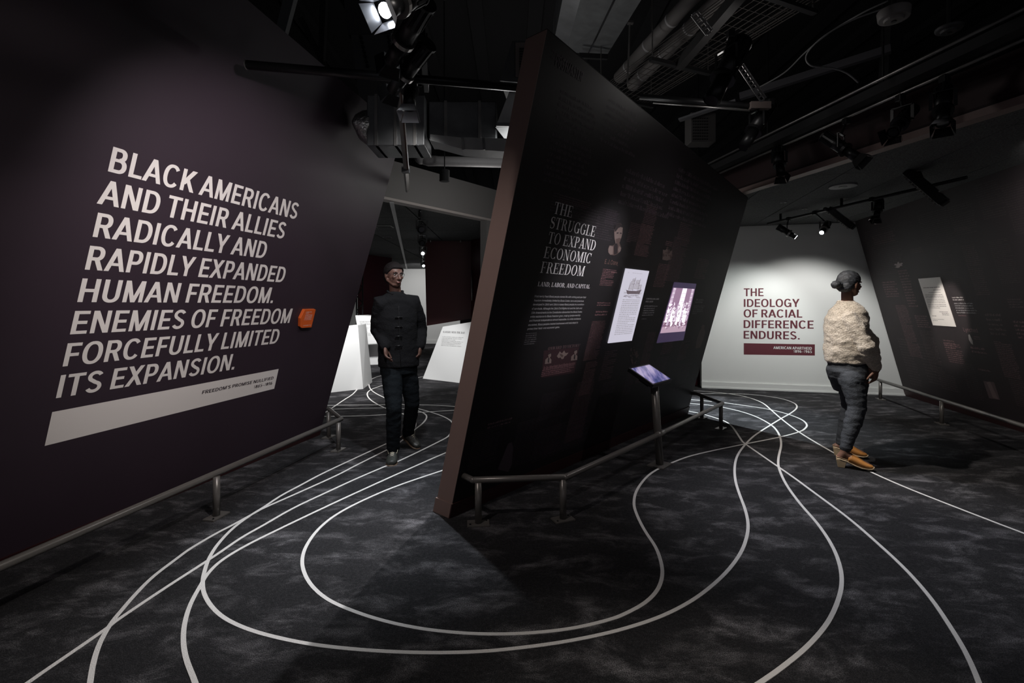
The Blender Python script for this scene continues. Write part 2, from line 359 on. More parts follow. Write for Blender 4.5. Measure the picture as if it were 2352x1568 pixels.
def sans_glyph(ch):
    W_, H_ = SW, SH; R = g_rect
    t = {
     'A': (.74, [g_diag(.085, 0, .37, 1, W_ * 1.05), g_diag(.655, 0, .37, 1, W_ * 1.05), R(.2, .24, .54, .24 + H_ * .9)]),
     'B': (.70, [R(.07, 0, .07 + W_, 1), R(.15, 0, .40, H_), R(.15, 1 - H_, .38, 1), R(.15, .45, .40, .45 + H_ * .9), o_ring(.36, .735, .25, .265, -90, 90), o_ring(.38, .295, .28, .295, -90, 90)]),
     'C': (.76, [o_ring(.39, .5, .345, .52, 38, 322)]),
     'D': (.75, [R(.07, 0, .07 + W_, 1), R(.15, 0, .36, H_), R(.15, 1 - H_, .36, 1), o_ring(.34, .5, .365, .5, -90, 90)]),
     'E': (.64, [R(.07, 0, .07 + W_, 1), R(.15, 0, .60, H_), R(.15, 1 - H_, .59, 1), R(.15, .43, .55, .43 + H_)]),
     'F': (.60, [R(.07, 0, .07 + W_, 1), R(.15, 1 - H_, .57, 1), R(.15, .42, .52, .42 + H_)]),
     'G': (.79, [o_ring(.39, .5, .345, .52, 38, 345), R(.40, .40, .73, .40 + H_ * .9), R(.60, .0, .73, .46)]),
     'H': (.76, [R(.07, 0, .07 + W_, 1), R(.69 - W_, 0, .69, 1), R(.15, .43, .6, .43 + H_)]),
     'I': (.31, [R(.07, 0, .07 + W_, 1)]), 'L': (.58, [R(.07, 0, .07 + W_, 1), R(.15, 0, .56, H_)]),
     'J': (.5, [R(.26, .3, .26 + W_, 1), o_ring(.22, .25, .205, .26, 180, 360)]),
     'K': (.72, [R(.07, 0, .07 + W_, 1), g_diag(.16, .30, .60, 1, W_ * 1.35), g_diag(.62, 0, .32, .58, W_ * 1.15)]),
     'M': (.90, [R(.07, 0, .07 + W_ * .95, 1), R(.83 - W_ * .95, 0, .83, 1), g_diag(.45, 0, .17, 1, W_ * 1.0), g_diag(.45, 0, .73, 1, W_ * 1.0)]),
     'N': (.77, [R(.07, 0, .07 + W_ * .95, 1), R(.70 - W_ * .95, 0, .70, 1), g_diag(.60, 0, .17, 1, W_ * 1.1)]),
     'O': (.80, [o_ring(.40, .5, .355, .52)]),
     'P': (.67, [R(.07, 0, .07 + W_, 1), R(.15, 1 - H_, .38, 1), R(.15, .36, .38, .36 + H_), o_ring(.36, .68, .27, .32, -90, 90)]),
     'R': (.71, [R(.07, 0, .07 + W_, 1), R(.15, 1 - H_, .38, 1), R(.15, .40, .40, .40 + H_), o_ring(.37, .70, .27, .30, -90, 90), g_diag(.585, 0, .40, .45, W_ * 1.1)]),
     'S': (.68, [sansS(.05, .58)]),
     'T': (.64, [R(.32 - W_ / 2, 0, .32 + W_ / 2, 1), R(.02, 1 - H_, .62, 1)]),
     'U': (.75, [R(.07, .33, .07 + W_, 1), R(.68 - W_, .33, .68, 1), o_ring(.375, .33, .305, .35, 180, 360)]),
     'V': (.72, [g_diag(.36, 0, .09, 1, W_ * 1.05), g_diag(.36, 0, .63, 1, W_ * 1.05)]),
     'X': (.72, [g_diag(.62, 0, .12, 1, W_ * 1.15), g_diag(.10, 0, .60, 1, W_ * 1.15)]),
     'Y': (.70, [R(.35 - W_ / 2, 0, .35 + W_ / 2, .46), g_diag(.35, .38, .09, 1, W_ * 1.1), g_diag(.35, .38, .61, 1, W_ * 1.1)]),
     'W': (1.0, [g_diag(.28, 0, .10, 1, W_), g_diag(.28, 0, .50, 1, W_), g_diag(.72, 0, .50, 1, W_), g_diag(.72, 0, .90, 1, W_)]),
     '.': (.27, [R(.06, 0, .06 + W_, W_)]), '’': (.22, [poly_([(.04, 1), (.04 + W_ * .8, 1), (.04 + W_ * .6, .72), (.05, .72)])]),
     '–': (.60, [R(.04, .34, .56, .34 + H_ * .8)]), '1': (.42, [R(.18, 0, .18 + W_ * .9, 1), g_diag(.08, .74, .24, .98, W_ * .8)]),
     '8': (.62, [o_ring(.30, .735, .23, .265), o_ring(.30, .275, .265, .275)]),
     '6': (.60, digit6(0)), '9': (.60, digit6(0, True)),
     '5': (.60, [R(.12, 1 - H_, .53, 1), R(.11, .48, .11 + W_ * .9, 1), o_ring(.28, .31, .27, .33, -140, 120)]),
     ' ': (.24, []) }
    return t.get(ch, t[' '])
def grot_polys(text, wt=1.0):
    global SW, SH
    a, b = SW, SH; SW, SH = a * wt, b * wt
    vs = []; fs = []; x = 0; kk = 0
    for ch in text:
        w, parts = sans_glyph(ch)
        for pv, pf in parts:
            k = len(vs); kk += 1; vs += [(p[0] + x, p[1], (kk % 8) / 8) for p in pv]; fs += [tuple(i + k for i in f) for f in pf]
        x += w
    SW, SH = a, b; return vs, fs
def put_text(W, text, bl, br, cap, m, parent, name='text_line', bold=.012, serif=False, lift=.0012, spacing=1.0):
    """bl, br: pixels of the first and last letters' feet; cap: cap height in metres"""
    caps = not serif and text == text.upper(); vs, fs = serif_polys(text) if serif else (grot_polys(text, 1.0 if bold > .005 else .55) if caps else sans_polys(text, 0 if bold < .016 else bold, spacing))
    u0, v0 = W.uv(*bl); u1, v1 = W.uv(*br); x0 = min(p[0] for p in vs); x1 = max(p[0] for p in vs)
    sx = (u1 - u0) / (x1 - x0); sy = cap / (1.0 if serif or caps else CAP); vv = (v0 + v1) / 2
    mb = MB(); mb.add([W.at(u0 + (x - x0) * sx, vv + y * sy, lift + z * .0005) for x, y, z in vs], fs)
    o = mb.build(name, m, parent); return o
def caph(W, foot, head): return W.uv(*head)[1] - W.uv(*foot)[1]
def print_quad(W, px, m, parent, name, lift=.0008, holes=None):
    mb = MB(); mb.poly([W.at(*W.uv(*p), lift) for p in px]); return mb.build(name, m, parent)
def newsprint(W, tl, tr, bl, rows, m, parent, seed, fill=.55, name='newsprint_column', ragged=.0, lift=.0009, cw=.5, center=False):
    """a column of small type: one raised row of letter-sized marks after another"""
    rnd = random.Random(seed); mb = MB()
    if lift < .002: lift = .0003 + (seed % 41) * .000015
    u0, v1 = W.uv(*tl); u1, _ = W.uv(*tr); ub, v0 = W.uv(*bl); pitch = (v1 - v0) / rows; h = pitch * fill; cwid = h * cw
    for r in range(rows):
        vb = v1 - (r + 1) * pitch + (pitch - h) / 2; u = u0; end = u1 - (u1 - u0) * ragged * rnd.random()
        if rnd.random() < .06: end = u0 + (u1 - u0) * rnd.uniform(.3, .8)
        if center: u = u0 + (u1 - end) / 2; end = end + 0 * u; end = u1 - (u1 - end) / 2 if end < u1 else u1
        while u < end:
            n = rnd.randint(2, 9)
            for k in range(n):
                if u > end: break
                hh = h * rnd.choice((.7, .7, .7, 1.0, 1.0)); w = cwid * rnd.uniform(.55, .95)
                if rnd.random() < .55: mb.quad(*[W.at(a, b, lift) for a, b in ((u, vb), (u + w, vb), (u + w, vb + hh), (u, vb + hh))])
                else:   # open letters
                    t = w * .34
                    mb.quad(*[W.at(a, b, lift) for a, b in ((u, vb), (u + t, vb), (u + t, vb + hh), (u, vb + hh))])
                    yb = vb if rnd.random() < .5 else vb + hh - h * .22
                    mb.quad(*[W.at(a, b, lift) for a, b in ((u + t, yb), (u + w, yb), (u + w, yb + h * .22), (u + t, yb + h * .22))])
                u += cwid * 1.08
            u += cwid * .8
    if not mb.v: return None
    return tag(mb.build(name, m, parent), kind='stuff')
# ------------------------------------------------------------------ large structure
fl = MB(); fl.box((0, 8, -.05), (24, 26, .1)); floor = struct(fl.build('floor', carpet))
WL = Wall((-2.08, 5.22, 0), (271, 1110), .302)
WC = Wall((-.41, 3.184, 0), (2.661, 3.032), .274)
WR = Wall((6.08, 7.47, 0), (-.2063, -.9785), .27)
WB = Wall((3.21, 8.18, 0), (2.87, -.71), 0)
def slab(W, uvs, th, m, name, parent=None, depth0=0):
    a = [W.at(u, v) for u, v in uvs]
    mb = MB(); mb.prism([p - W.nh * depth0 for p in a], -W.nh * th); return mb.build(name, m, parent)
# left wall: top edge runs through the two pixels
uA, vA = WL.uv(923, 305); uB, vB = WL.uv(569, 0); sl = (vB - vA) / (uB - uA)
poly = [(0, 0), (uA, vA), (-4.6, vA + sl * (-4.6 - uA)), (-6.6, vA + sl * (-4.6 - uA)), (-6.6, 0)][::-1]
wall_left = struct(slab(WL, poly, .16, m_lwall, 'wall_left'))
# centre wall slab: printed face is the slab's own skin, the end cap is dusty pink
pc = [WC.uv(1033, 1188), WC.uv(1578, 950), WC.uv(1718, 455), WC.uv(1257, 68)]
wall_c = struct(slab(WC, pc, .150, m_cwall, 'wall_centre'))
cap = MB(); a, b = WC.at(*pc[0]), WC.at(*pc[3]); e = -WC.u * .004
cap.prism([a, b, b - WC.nh * .150, a - WC.nh * .150], e)
tag(cap.build('end_cap', m_cap, wall_c), 'dusty pink end face of the leaning wall')
topc = MB(); a, b = WC.at(*pc[3]), WC.at(*pc[2]); topc.prism([a + V((0, 0, .001)), b + V((0, 0, .001)), b - WC.nh * .15, a - WC.nh * .15], (0, 0, .006)); topc.build('top_cap', m_blackmatte, wall_c)
# its baseboard: a pink block on the end, maroon strip along the face
bb = MB(); a0 = WC.at(pc[0][0], 0); k = .104
o0 = a0 - WC.u * .012; bb.prism([o0 + WC.nh * .008, o0 - WC.nh * .158, o0 - WC.nh * .158 + WC.v * k, o0 + WC.nh * .008 + WC.v * k], WC.u * .011)
be = struct(bb.build('baseboard_end', m_cap)); 
bb = MB(); bb.prism([WC.at(pc[0][0] - .012, 0, .002), WC.at(pc[1][0], 0, .002), WC.at(pc[1][0], .104, .002), WC.at(pc[0][0] - .012, .104, .002)], WC.nh * .010)
struct(bb.build('baseboard_centre', m_redbase))
bb = MB(); bb.prism([WL.at(-6.6, 0, .002), WL.at(-.01, 0, .002), WL.at(-.01, .062, .002), WL.at(-6.6, .062, .002)], WL.nh * .010)
struct(bb.build('baseboard_left', m_redbase))
# right wall
ur1, vr1 = WR.uv(1965, 508); ur2, vr2 = WR.uv(2352, 348); sl = (vr2 - vr1) / (ur2 - ur1)
polyr = [(0, 0), (8, 0), (8, vr1 + sl * (5 - ur1)), (5, vr1 + sl * (5 - ur1)), (ur1 - .02, vr1 + .02)]
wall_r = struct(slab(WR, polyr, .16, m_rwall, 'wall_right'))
bb = MB(); bb.prism([WR.at(.0, 0, .002), WR.at(8, 0, .002), WR.at(8, .1, .002), WR.at(0, .1, .002)], WR.nh * .012)
struct(bb.build('baseboard_right', m_redbase))
# white end wall
wb = MB(); wb.prism([WB.at(0, .0), WB.at(3.6, 0), WB.at(3.6, 2.74), WB.at(-.0, 2.74)], -WB.n * .2); wall_b = struct(wb.build('wall_back', m_white))
bb = MB(); bb.prism([WB.at(-.004, 0, .002), WB.at(3.0, 0, .002), WB.at(3.0, .105, .002), WB.at(-.004, .105, .002)], WB.n * .022)
bb.prism([WB.at(-.004, 0, .024), WB.at(3.0, 0, .024), WB.at(3.0, .022, .024), WB.at(-.004, .022, .024)], WB.n * .012)
struct(bb.build('baseboard_back', m_white))
# maroon wall behind its left end
mb = MB(); mb.prism([(2.6, 9.2, 0), (3.22, 8.42, 0), (3.22, 8.42, 2.7), (2.6, 9.2, 2.7)], (.12, .1, 0)); struct(mb.build('wall_maroon', m_maroon))
mb = MB(); mb.prism([(2.6, 9.2, 0), (3.23, 8.40, 0), (3.23, 8.40, .1), (2.6, 9.2, .1)], (-.015, -.012, 0)); struct(mb.build('baseboard_maroon', m_maroon))
# a far dark wall closing the right gallery
mb = MB(); mb.box((1.2, 12.2, 1.4), (5, .2, 2.8)); struct(mb.build('wall_far_right', mat('grey_far_wall', (.1, .1, .1), .8)))
# room shell, off frame
m_shell = mat('dark_shell', (.03, .03, .032), .9)
mb = MB(); mb.box((-7.5, 8, 2.3), (.2, 26, 4.6)); struct(mb.build('wall_outer_left', m_shell))
mb = MB(); mb.box((10, 8, 2.3), (.2, 26, 4.6)); struct(mb.build('wall_outer_right', m_shell))
# black deck with ribs
mb = MB(); mb.box((1.3, 8.0, 4.75), (17.4, 26, .1))
for i in range(26): mb.box((-7 + i * .66, 8, 4.66), (.16, 26, .08))
ceiling = struct(mb.build('ceiling', m_deck))
# low wood-wool ceiling on the right with separate panels
R0 = V((2.62, 5.77, 2.7)); R1 = V((3.29, 3.1, 2.7)); rd = (R1 - R0).normalized()
Q0 = R0 - rd * 5.2; Q1 = R0 + rd * 7.5
wu = V((.2063, .9785, 0)); wn = V((.9785, -.2063, 0))
low = MB(); zc = 2.722
low.prism([(Q0.x, Q0.y, zc), (Q1.x, Q1.y, zc), (9.8, Q1.y, zc), (9.8, Q0.y, zc)], (0, 0, .05))
low_c = struct(low.build('ceiling_low_right', m_blackmatte))
def side(p): return (p - R0).cross(rd).z
tiles = None; nt_ = 0
for i in range(-3, 9):
    for j in range(-9, 8):
        c = V((4.3, 5.2, 0)) + wn * (i * .605) + wu * (j * 1.205 + (0 if i % 2 == 0 else 0))
        cor = [c + wn * a * .299 + wu * b * .599 for a, b in ((-1, -1), (1, -1), (1, 1), (-1, 1))]
        # clip against the bulkhead line and keep those in front of the right wall
        def clip(poly, f):
            out = []
            for q in range(len(poly)):
                A, B = poly[q], poly[(q + 1) % len(poly)]; fa, fb = f(A), f(B)
                if fa >= 0: out.append(A)
                if (fa >= 0) != (fb >= 0): out.append(A + (B - A) * (fa / (fa - fb)))
            return out
        s0 = -1 if side(V((9, 5, 2.7))) < 0 else 1
        cor = clip(cor, lambda p: s0 * side(V((p.x, p.y, 2.7))) - .01)
        wp = WR.at(0, vr1)
        cor = clip(cor, lambda p: (V((p.x, p.y, 0)) - V((wp.x, wp.y, 0))).dot(WR.nh) + .03) if len(cor) > 2 else cor
        cor = clip(cor, lambda p: (V((p.x, p.y, 0)) - V((WB.o.x, WB.o.y, 0))).dot(WB.n)) if len(cor) > 2 else cor
        if len(cor) < 3 or max(p.y for p in cor) < .2: continue
        t = MB(); t.prism([(p.x, p.y, 2.703) for p in cor][::1], (0, 0, .018)); t.build('ceiling_tile', m_tile, low_c); nt_ += 1
# bulkhead: maroon fascia with a pink trim under it
up = V((0, 0, 1)); nb = V((-rd.y, rd.x, 0)); nb = nb if nb.x < 0 else -nb
mb = MB(); mb.prism([Q0 + up * .055, Q1 + up * .055, Q1 + up * .36, Q0 + up * .36], -nb * .1); struct(mb.build('trim_bulkhead_fascia', m_fascia))
mb = MB(); mb.prism([Q0 + nb * .006 - up * .004, Q1 + nb * .006 - up * .004, Q1 + nb * .006 + up * .05, Q0 + nb * .006 + up * .05], -nb * .11); struct(mb.build('trim_bulkhead_edge', mat('pink_trim', (.24, .17, .15), .6)))
# grey portal header and jamb behind the man
HL = P(860, 448, 5.75); HL = V((-1.72, 5.75, 2.7)); HR = V((-.22, 7.62, 2.7)); hd = (HR - HL).normalized(); hn = V((hd.y, -hd.x, 0))
hl, hr = V((-1.95, 5.46, 0)), V((-.2, 7.64, 0))
mb = MB(); mb.prism([(hl.x, hl.y, 2.735), (hr.x, hr.y, 2.735), (hr.x, hr.y, 3.2), (hl.x, hl.y, 3.2)], (-.13 * hn.x, -.13 * hn.y, 0)); struct(mb.build('wall_header', m_grey))
mb = MB(); mb.prism([(hl.x, hl.y, 2.70), (hr.x, hr.y, 2.70), (hr.x, hr.y, 2.733), (hl.x, hl.y, 2.733)], (-.14 * hn.x, -.14 * hn.y, 0)); struct(mb.build('trim_header_edge', mat('pale_trim', (.42, .38, .36), .6)))
jl = P(1118, 700, 7.45); 
mb = MB(); mb.prism([(-.39, 7.4, 0), (.6, 8.63, 0), (.6, 8.63, 2.7), (-.39, 7.4, 2.7)], (-.1, .08, 0)); struct(mb.build('wall_jamb', m_grey))
# gallery beyond: low ceiling with panels, far wall, maroon walls
mb = MB(); mb.prism([(-7, 5.6, 2.722), (-1.85, 5.6, 2.722), (-.3, 7.55, 2.722), (-.3, 17.6, 2.722), (-7, 17.6, 2.722)], (0, 0, .05)); low2 = struct(mb.build('ceiling_low_far', m_blackmatte))
for i in range(6):
    for j in range(9):
        x0, y0 = -7 + i * 1.12, 5.9 + j * 1.3; cor = [V((x0, y0, 0)), V((x0 + 1.1, y0, 0)), V((x0 + 1.1, y0 + 1.28, 0)), V((x0, y0 + 1.28, 0))]
        cor = clip(cor, lambda p: (V((p.x, p.y, 0)) - hl).dot(-hn) - .15)
        if len(cor) < 3: continue
        MB().prism([(p.x, p.y, 2.703) for p in cor], (0, 0, .018)).build('ceiling_tile', m_tile, low2)
mb = MB(); mb.box((-3.5, 17.6, 1.37), (7.2, .2, 2.74)); wall_far = struct(mb.build('wall_far', m_white))
mb = MB(); mb.box((-3.5, 17.48, .06), (7.2, .03, .12)); struct(mb.build('baseboard_far', m_white))
mb = MB(); a = P(822, 700, 12.2); b = P(900, 700, 13.4); mb.prism([(a.x, a.y, 0), (b.x, b.y, 0), (b.x, b.y, 2.7), (a.x, a.y, 2.7)], (-.1, .3, 0)); struct(mb.build('wall_maroon_far', m_maroon))
mb = MB(); a = P(893, 465, 5.96); b = P(933, 620, 17.3); mb.bar((a.x, 6.1, 2.692), (b.x, 17.4, 2.692), .05, .016); struct(mb.build('trim_ceiling_strip', mat('pale_strip', (.5, .5, .5), .5)))
# carpet lines inlaid in the floor
LINES = [
 [(2500,1283),(2352,1224.6),(2274,1195),(2096,1125.5),(1999,1083),(1912,1038),(1835,992),(1794,961),(1771,941),(1754,926.5),(1731.5,916.5),(1706,909.5),(1678,904.5),(1650,901),(1592.6,896.8),(1540,895.5)],
 [(1530,906),(1592,903.9),(1636,903.3),(1678,903.6),(1712,905),(1748,908),(1779,912.3),(1804.5,917.8),(1824,925.5),(1830.5,932.5),(1827,940.5),(1811.5,951.5),(1794,961),(1770.8,975.4),(1748.4,989.4),(1728.7,1003.5),(1712.6,1019.6),(1699,1037),(1690.8,1054),(1687.2,1076),(1689.4,1105),(1699.5,1137.6),(1711.7,1170),(1718.5,1206.4),(1712.5,1242.9),(1695.5,1279.3),(1659,1323.8),(1602.4,1370.4),(1541.7,1404.8),(1481,1429),(1400,1452.5),(1300,1473),(1200,1487),(1100,1496.4),(983,1499),(853.5,1494),(724,1481),(626.8,1461.7),(562,1442),(513.4,1418),(484,1390.4),(468,1361),(465.8,1335.3),(469,1315),(479.4,1283.5),(500.4,1249.5),(536,1212),(578,1181.5),(607,1163.7),(646,1137.7),(691.5,1113.5),(740,1087.5),(824,1048),(891.5,1016.8),(930.8,997.8),(943.4,990.8),(953,981),(954.5,971),(949.7,963.5),(932,953),(908,945),(886,937.5),(863.5,926.3),(849.4,916.5),(843.8,908),(844.5,901),(852,894.7),(866,889),(886,883),(930,873),(975,864)],
 [(196,1640),(207,1568),(214.7,1521.8),(230,1475),(255,1431.6),(280,1400.5),(311,1364.7),(351.6,1324),(404.5,1283.8),(440,1258),(500,1223),(529.6,1208),(576.5,1182.4),(607,1166),(675,1136),(772.5,1092),(818.6,1068),(891.5,1031.5),(915,1017.5),(933.6,1003.5),(953,986),(971.5,971.5),(980,958.6),(975.7,950),(958.8,943),(932,938.6),(908,936.8),(886,936.4),(824,937.5),(762.5,939.6),(700,943)],
 [(-30,1630),(63.8,1568),(93,1547.5),(177,1490),(249,1440),(270.7,1423),(373.4,1354),(440,1311),(500,1272),(555.5,1234),(607,1205),(675,1166),(756,1128),(821,1098),(891.5,1068),(914,1059.5),(964.5,1035.7),(1006.6,1014.7),(1027.6,1003.5),(1036,993.6),(1040.5,983),(1040,972.6),(1031.8,963.5),(1013.6,954.4),(985.5,945),(958.8,937.8),(932,930.5),(909.8,923.8),(891.5,916.8),(866.3,905),(852,894.7),(847.5,884),(849,876),(858,868),(885,860),(915,856)],
 [(470,1640),(448.6,1568),(427.5,1513.5),(421,1468),(425.3,1426),(438.9,1384),(461.5,1343),(476,1319),(506.9,1288.4),(562,1254.4),(626.8,1222),(707.7,1183),(788.7,1145),(886,1100.5),(950,1072),(1027.6,1038),(1100,1010)],
 [(1120,1045),(1019,1079.4),(918,1113.5),(837,1147.5),(772.5,1181.5),(730.4,1216),(703,1254.4),(694,1286.8),(699,1316),(717.5,1347),(756,1379),(821,1407),(886,1427),(950.7,1441),(1015.5,1450),(1100,1456),(1200,1455),(1310,1444),(1400,1423),(1440.5,1407),(1481,1384.5),(1509.3,1356),(1521,1323.8),(1518.5,1291.4),(1505.2,1255),(1481,1218.6),(1462.7,1182),(1455.9,1153.8),(1464.8,1121.4),(1497,1085),(1549.8,1060),(1602.4,1042.5),(1711.7,1019.5),(1790.4,1004),(1835,992),(1849,984),(1853.4,975.4),(1842.3,964),(1812.9,952),(1772,941),(1720.3,932.6),(1661.4,924.6),(1587,917.6),(1520,912)],
 [(1500,930),(1580,943.8),(1616.5,951.5),(1653,962.8),(1669.8,970),(1681,979),(1690.8,992),(1702,1009),(1712.6,1020),(1787.6,1072),(1827,1099.5),(1865.5,1128),(1946.4,1188),(2015,1247),(2080,1307.6),(2136.7,1372.4),(2181,1437),(2217.6,1498),(2248,1566.7),(2275,1650)],
 [(1530,922),(1584,926.3),(1626,930),(1661.4,935.4),(1706,946),(1741,958.6),(1770.8,975.4),(1784.8,989.4),(1792.5,1006),(1794.2,1023),(1790.4,1040),(1787.6,1055.4),(1789,1075),(1804.8,1111),(1837,1156),(1877.6,1202.4),(1910,1251),(1928.2,1295.5),(1933.5,1336),(1926,1376.4),(1902,1429),(1857.4,1481.7),(1804.8,1526),(1748,1566.7),(1650,1630)],
 [(700,932),(751,931),(890,929.2),(958.8,929.4),(1006.6,930.8),(1048.6,933.7),(1120,940)],
 [(690,957),(783.5,955.8),(838,954.6),(886,952),(931,949),(964.5,947),(1047,941.7),(1120,937)],
 [(735,955),(761.7,937.5),(789,919),(807.3,907.4),(817,898.2),(829,884)],
]
def catmull(p, sub=5):
    out = []
    for i in range(len(p) - 1):
        a, b, c, d = p[max(i - 1, 0)], p[i], p[i + 1], p[min(i + 2, len(p) - 1)]
        for k in range(sub):
            t = k / sub; out.append(.5 * ((2 * b) + (c - a) * t + (2 * a - 5 * b + 4 * c - d) * t * t + (3 * b - a - 3 * c + d) * t ** 3))
    out.append(p[-1]); return out
for li, ln in enumerate(LINES):
    p = catmull([FL(*q) for q in ln])
    for _ in range(2): p = [p[0]] + [(p[i - 1] + p[i] * 2 + p[i + 1]) / 4 for i in range(1, len(p) - 1)] + [p[-1]]
    mb = MB(); vs = []
    for i, q in enumerate(p):
        d = (p[min(i + 1, len(p) - 1)] - p[max(i - 1, 0)]).normalized(); n = V((-d.y, d.x, 0)) * .0095
        vs += [q + n, q - n, q + n + V((0, 0, .0015 + li * .00015)), q - n + V((0, 0, .0015 + li * .00015))]
    fs = []
    for i in range(len(p) - 1):
        a = 4 * i; fs += [(a + 2, a + 3, a + 7, a + 6), (a, a + 2, a + 6, a + 4), (a + 1, a + 5, a + 7, a + 3)]
    mb.add(vs, fs); mb.build('carpet_line', m_line, floor)
# ------------------------------------------------------------------ left wall lettering
c1 = caph(WL, (247.7, 390.6), (260.3, 334))
for t, bl, br in [("BLACK AMERICANS", (247.7, 390.6), (679, 505)), ("AND THEIR ALLIES", (222, 464.8), (650, 549.6)), ("RADICALLY AND", (212.3, 542.4), (607, 594)),
                  ("RAPIDLY EXPANDED", (194.4, 617.5), (650, 649)), ("HUMAN FREEDOM.", (177, 692.6), (625.3, 696)), ("ENEMIES OF FREEDOM", (160, 767.8), (664, 741)),
                  ("FORCEFULLY LIMITED", (143, 842), (636.5, 787.6)), ("ITS EXPANSION.", (127.5, 915.6), (537, 846.8))]:
    put_text(WL, t, bl, br, c1, m_vinyl, wall_left, bold=.016)
print_quad(WL, [(119.7, 946), (102.3, 1023.7), (629.7, 892.3), (640, 846.8)], m_vinyl, wall_left, 'caption_bar')
tag(bpy.data.objects['caption_bar'], 'off-white bar under the large lettering')
m_dark = mat('dark_vinyl', (.03, .022, .03), .6)
c2 = caph(WL, (463, 905), (465, 897))
put_text(WL, "FREEDOM’S PROMISE NULLIFIED", (463, 905.5), (627, 869.8), c2, m_dark, wall_left, bold=.01, lift=.0022)
put_text(WL, "1865–1896", (582, 891.6), (624, 882.4), c2, m_dark, wall_left, bold=-.004, lift=.0022)
# orange six-sided sign
og = thing('orange_sign', 'small orange sign with a clipped corner beside the white lettering on the purple wall', 'sign', WL.hit(700, 730))
cor = [WL.uv(*p) for p in ((694, 709), (719.5, 708.5), (709.5, 749.5), (687, 751), (684, 748), (684.5, 729))]
MB().prism([WL.at(u, v, .001) for u, v in cor], WL.n * .028).build('sign_board', m_orange, og, bevel=.002)
for k, (l, r, y) in enumerate([(697, 710, 714.2), (696.5, 703, 717.4)]): newsprint(WL, (l, y - 1.2), (r, y - 1.2), (l - .3, y + 1), 1, m_vinyl, og, 40 + k, .8, 'sign_text', lift=.0305)
newsprint(WL, (695.5, 719.2), (712.5, 719.2), (692, 733.2), 5, m_vinyl, og, 44, .5, 'sign_text', .15, .0305)
newsprint(WL, (690, 744), (708, 743), (689.5, 746), 1, m_vinyl, og, 45, .7, 'sign_text', .0, .0305)
# ------------------------------------------------------------------ end wall lettering
c3 = caph(WB, (1708, 680), (1708, 662))
for t, bl, br in [("THE", (1708.3, 680), (1753.8, 680)), ("IDEOLOGY", (1708.3, 704.6), (1836.5, 704.8)), ("OF RACIAL", (1708, 728.7), (1842.7, 729)), ("DIFFERENCE", (1708, 753.3), (1868.8, 754.3)), ("ENDURES.", (1708, 777.8), (1836.8, 779))]:
    put_text(WB, t, bl, br, c3, m_maroonink, wall_b, bold=.014)
tag(print_quad(WB, [(1708.3, 787.9), (1708.3, 814), (1871.6, 816.3), (1871.6, 790.6)], m_maroonink, wall_b, 'caption_bar'), 'maroon bar under the maroon lettering')
c4 = caph(WB, (1776, 801), (1776, 795))
put_text(WB, "AMERICAN APARTHEID", (1776.3, 801.2), (1864.5, 802.7), c4, m_white, wall_b, bold=.012, lift=.0022)
put_text(WB, "1896–1965", (1822.5, 809.4), (1864.5, 810.4), c4, m_white, wall_b, bold=-.005, lift=.0022)
# ------------------------------------------------------------------ centre wall prints
m_title = mat('title_print', (.80, .78, .78), .55, spec=.4)
m_body = mat('body_print', (.50, .49, .50), .55, spec=.4)
c5 = caph(WC, (1270.3, 490.4), (1273.4, 463))
for t, bl, br in [("THE", (1270.3, 490.4), (1312, 498.9)), ("STRUGGLE", (1261.8, 524), (1364.3, 543)), ("TO EXPAND", (1257, 558), (1364.8, 575.4)), ("ECONOMIC", (1247.7, 591.5), (1353.9, 604.6)), ("FREEDOM", (1240, 626), (1339.4, 634))]:
    put_text(WC, t, bl, br, c5, m_title, wall_c, serif=True)
put_text(WC, "LAND, LABOR, AND CAPITAL", (1234.4, 656.6), (1353.4, 662.5), c5 * .40, m_title, wall_c, serif=True)
BODY = ["Most newly freed Black people started life with nothing and saw their", "freedom immediately limited by Black Codes: laws and practices", "developed in 1865 and 1866 to keep Black people in a condition",
 "of servitude. Although the 1866 Civil Rights Act and the 14th and", "15th Amendments to the Constitution dismantled the Black Codes,", "white resistance to Black freedom grew, making landownership", "and financial independence almost impossible. As white resistance",
 "escalated, Black people created businesses and took steps to", "protect their hard-won economic gains."]
LB = [(113,1000),(107,1040),(97,1078),(88,1116),(82,1155),(72,1192),(63,1230),(53,1270),(45,1310)]
RB = [(600,1008),(578,1043),(580,1076),(560,1113),(563,1147),(545,1180),(550,1212),(522,1248),(350,1290)]
for t, l, r in zip(BODY, LB, RB):
    put_text(WC, t, (1200 + l[0] / 4.126, 440 + l[1] / 4.126), (1200 + r[0] / 4.126, 440 + r[1] / 4.126), c5 * .185, m_body, wall_c, bold=.012)
put_text(WC, "ONWARD TO VICTORY!", (1258, 803.5), (1331, 795.5), c5 * .30, mat('mauve_title', (.16, .10, .105), .55, spec=.4), wall_c, serif=True)
put_text(WC, "Ex-Gov. Wilmot Walsh, Board of Pardons Association", (1248, 848.5), (1320, 836.5), c5 * .30, m_mauve, wall_c, bold=.015)
put_text(WC, "E. J. Crane,", (1388, 606), (1419, 608.5), c5 * .48, mat('mauve_bright', (.15, .085, .075), .55, spec=.4), wall_c, bold=.0)
put_text(WC, "CONTROLLING LAND", (1483.5, 688), (1513, 687.8), c5 * .2, m_body, wall_c, bold=.02)
put_text(WC, "AND LABOR", (1482, 694), (1499.5, 694), c5 * .2, m_body, wall_c, bold=.02)
put_text(WC, "POSTMASTER", (1273.6, 152), (1335.6, 187), c5 * .8, m_faint, wall_c, bold=.02)
C3 = lambda x, y: (1180 + x / 3.267, 420 + y / 3.267)
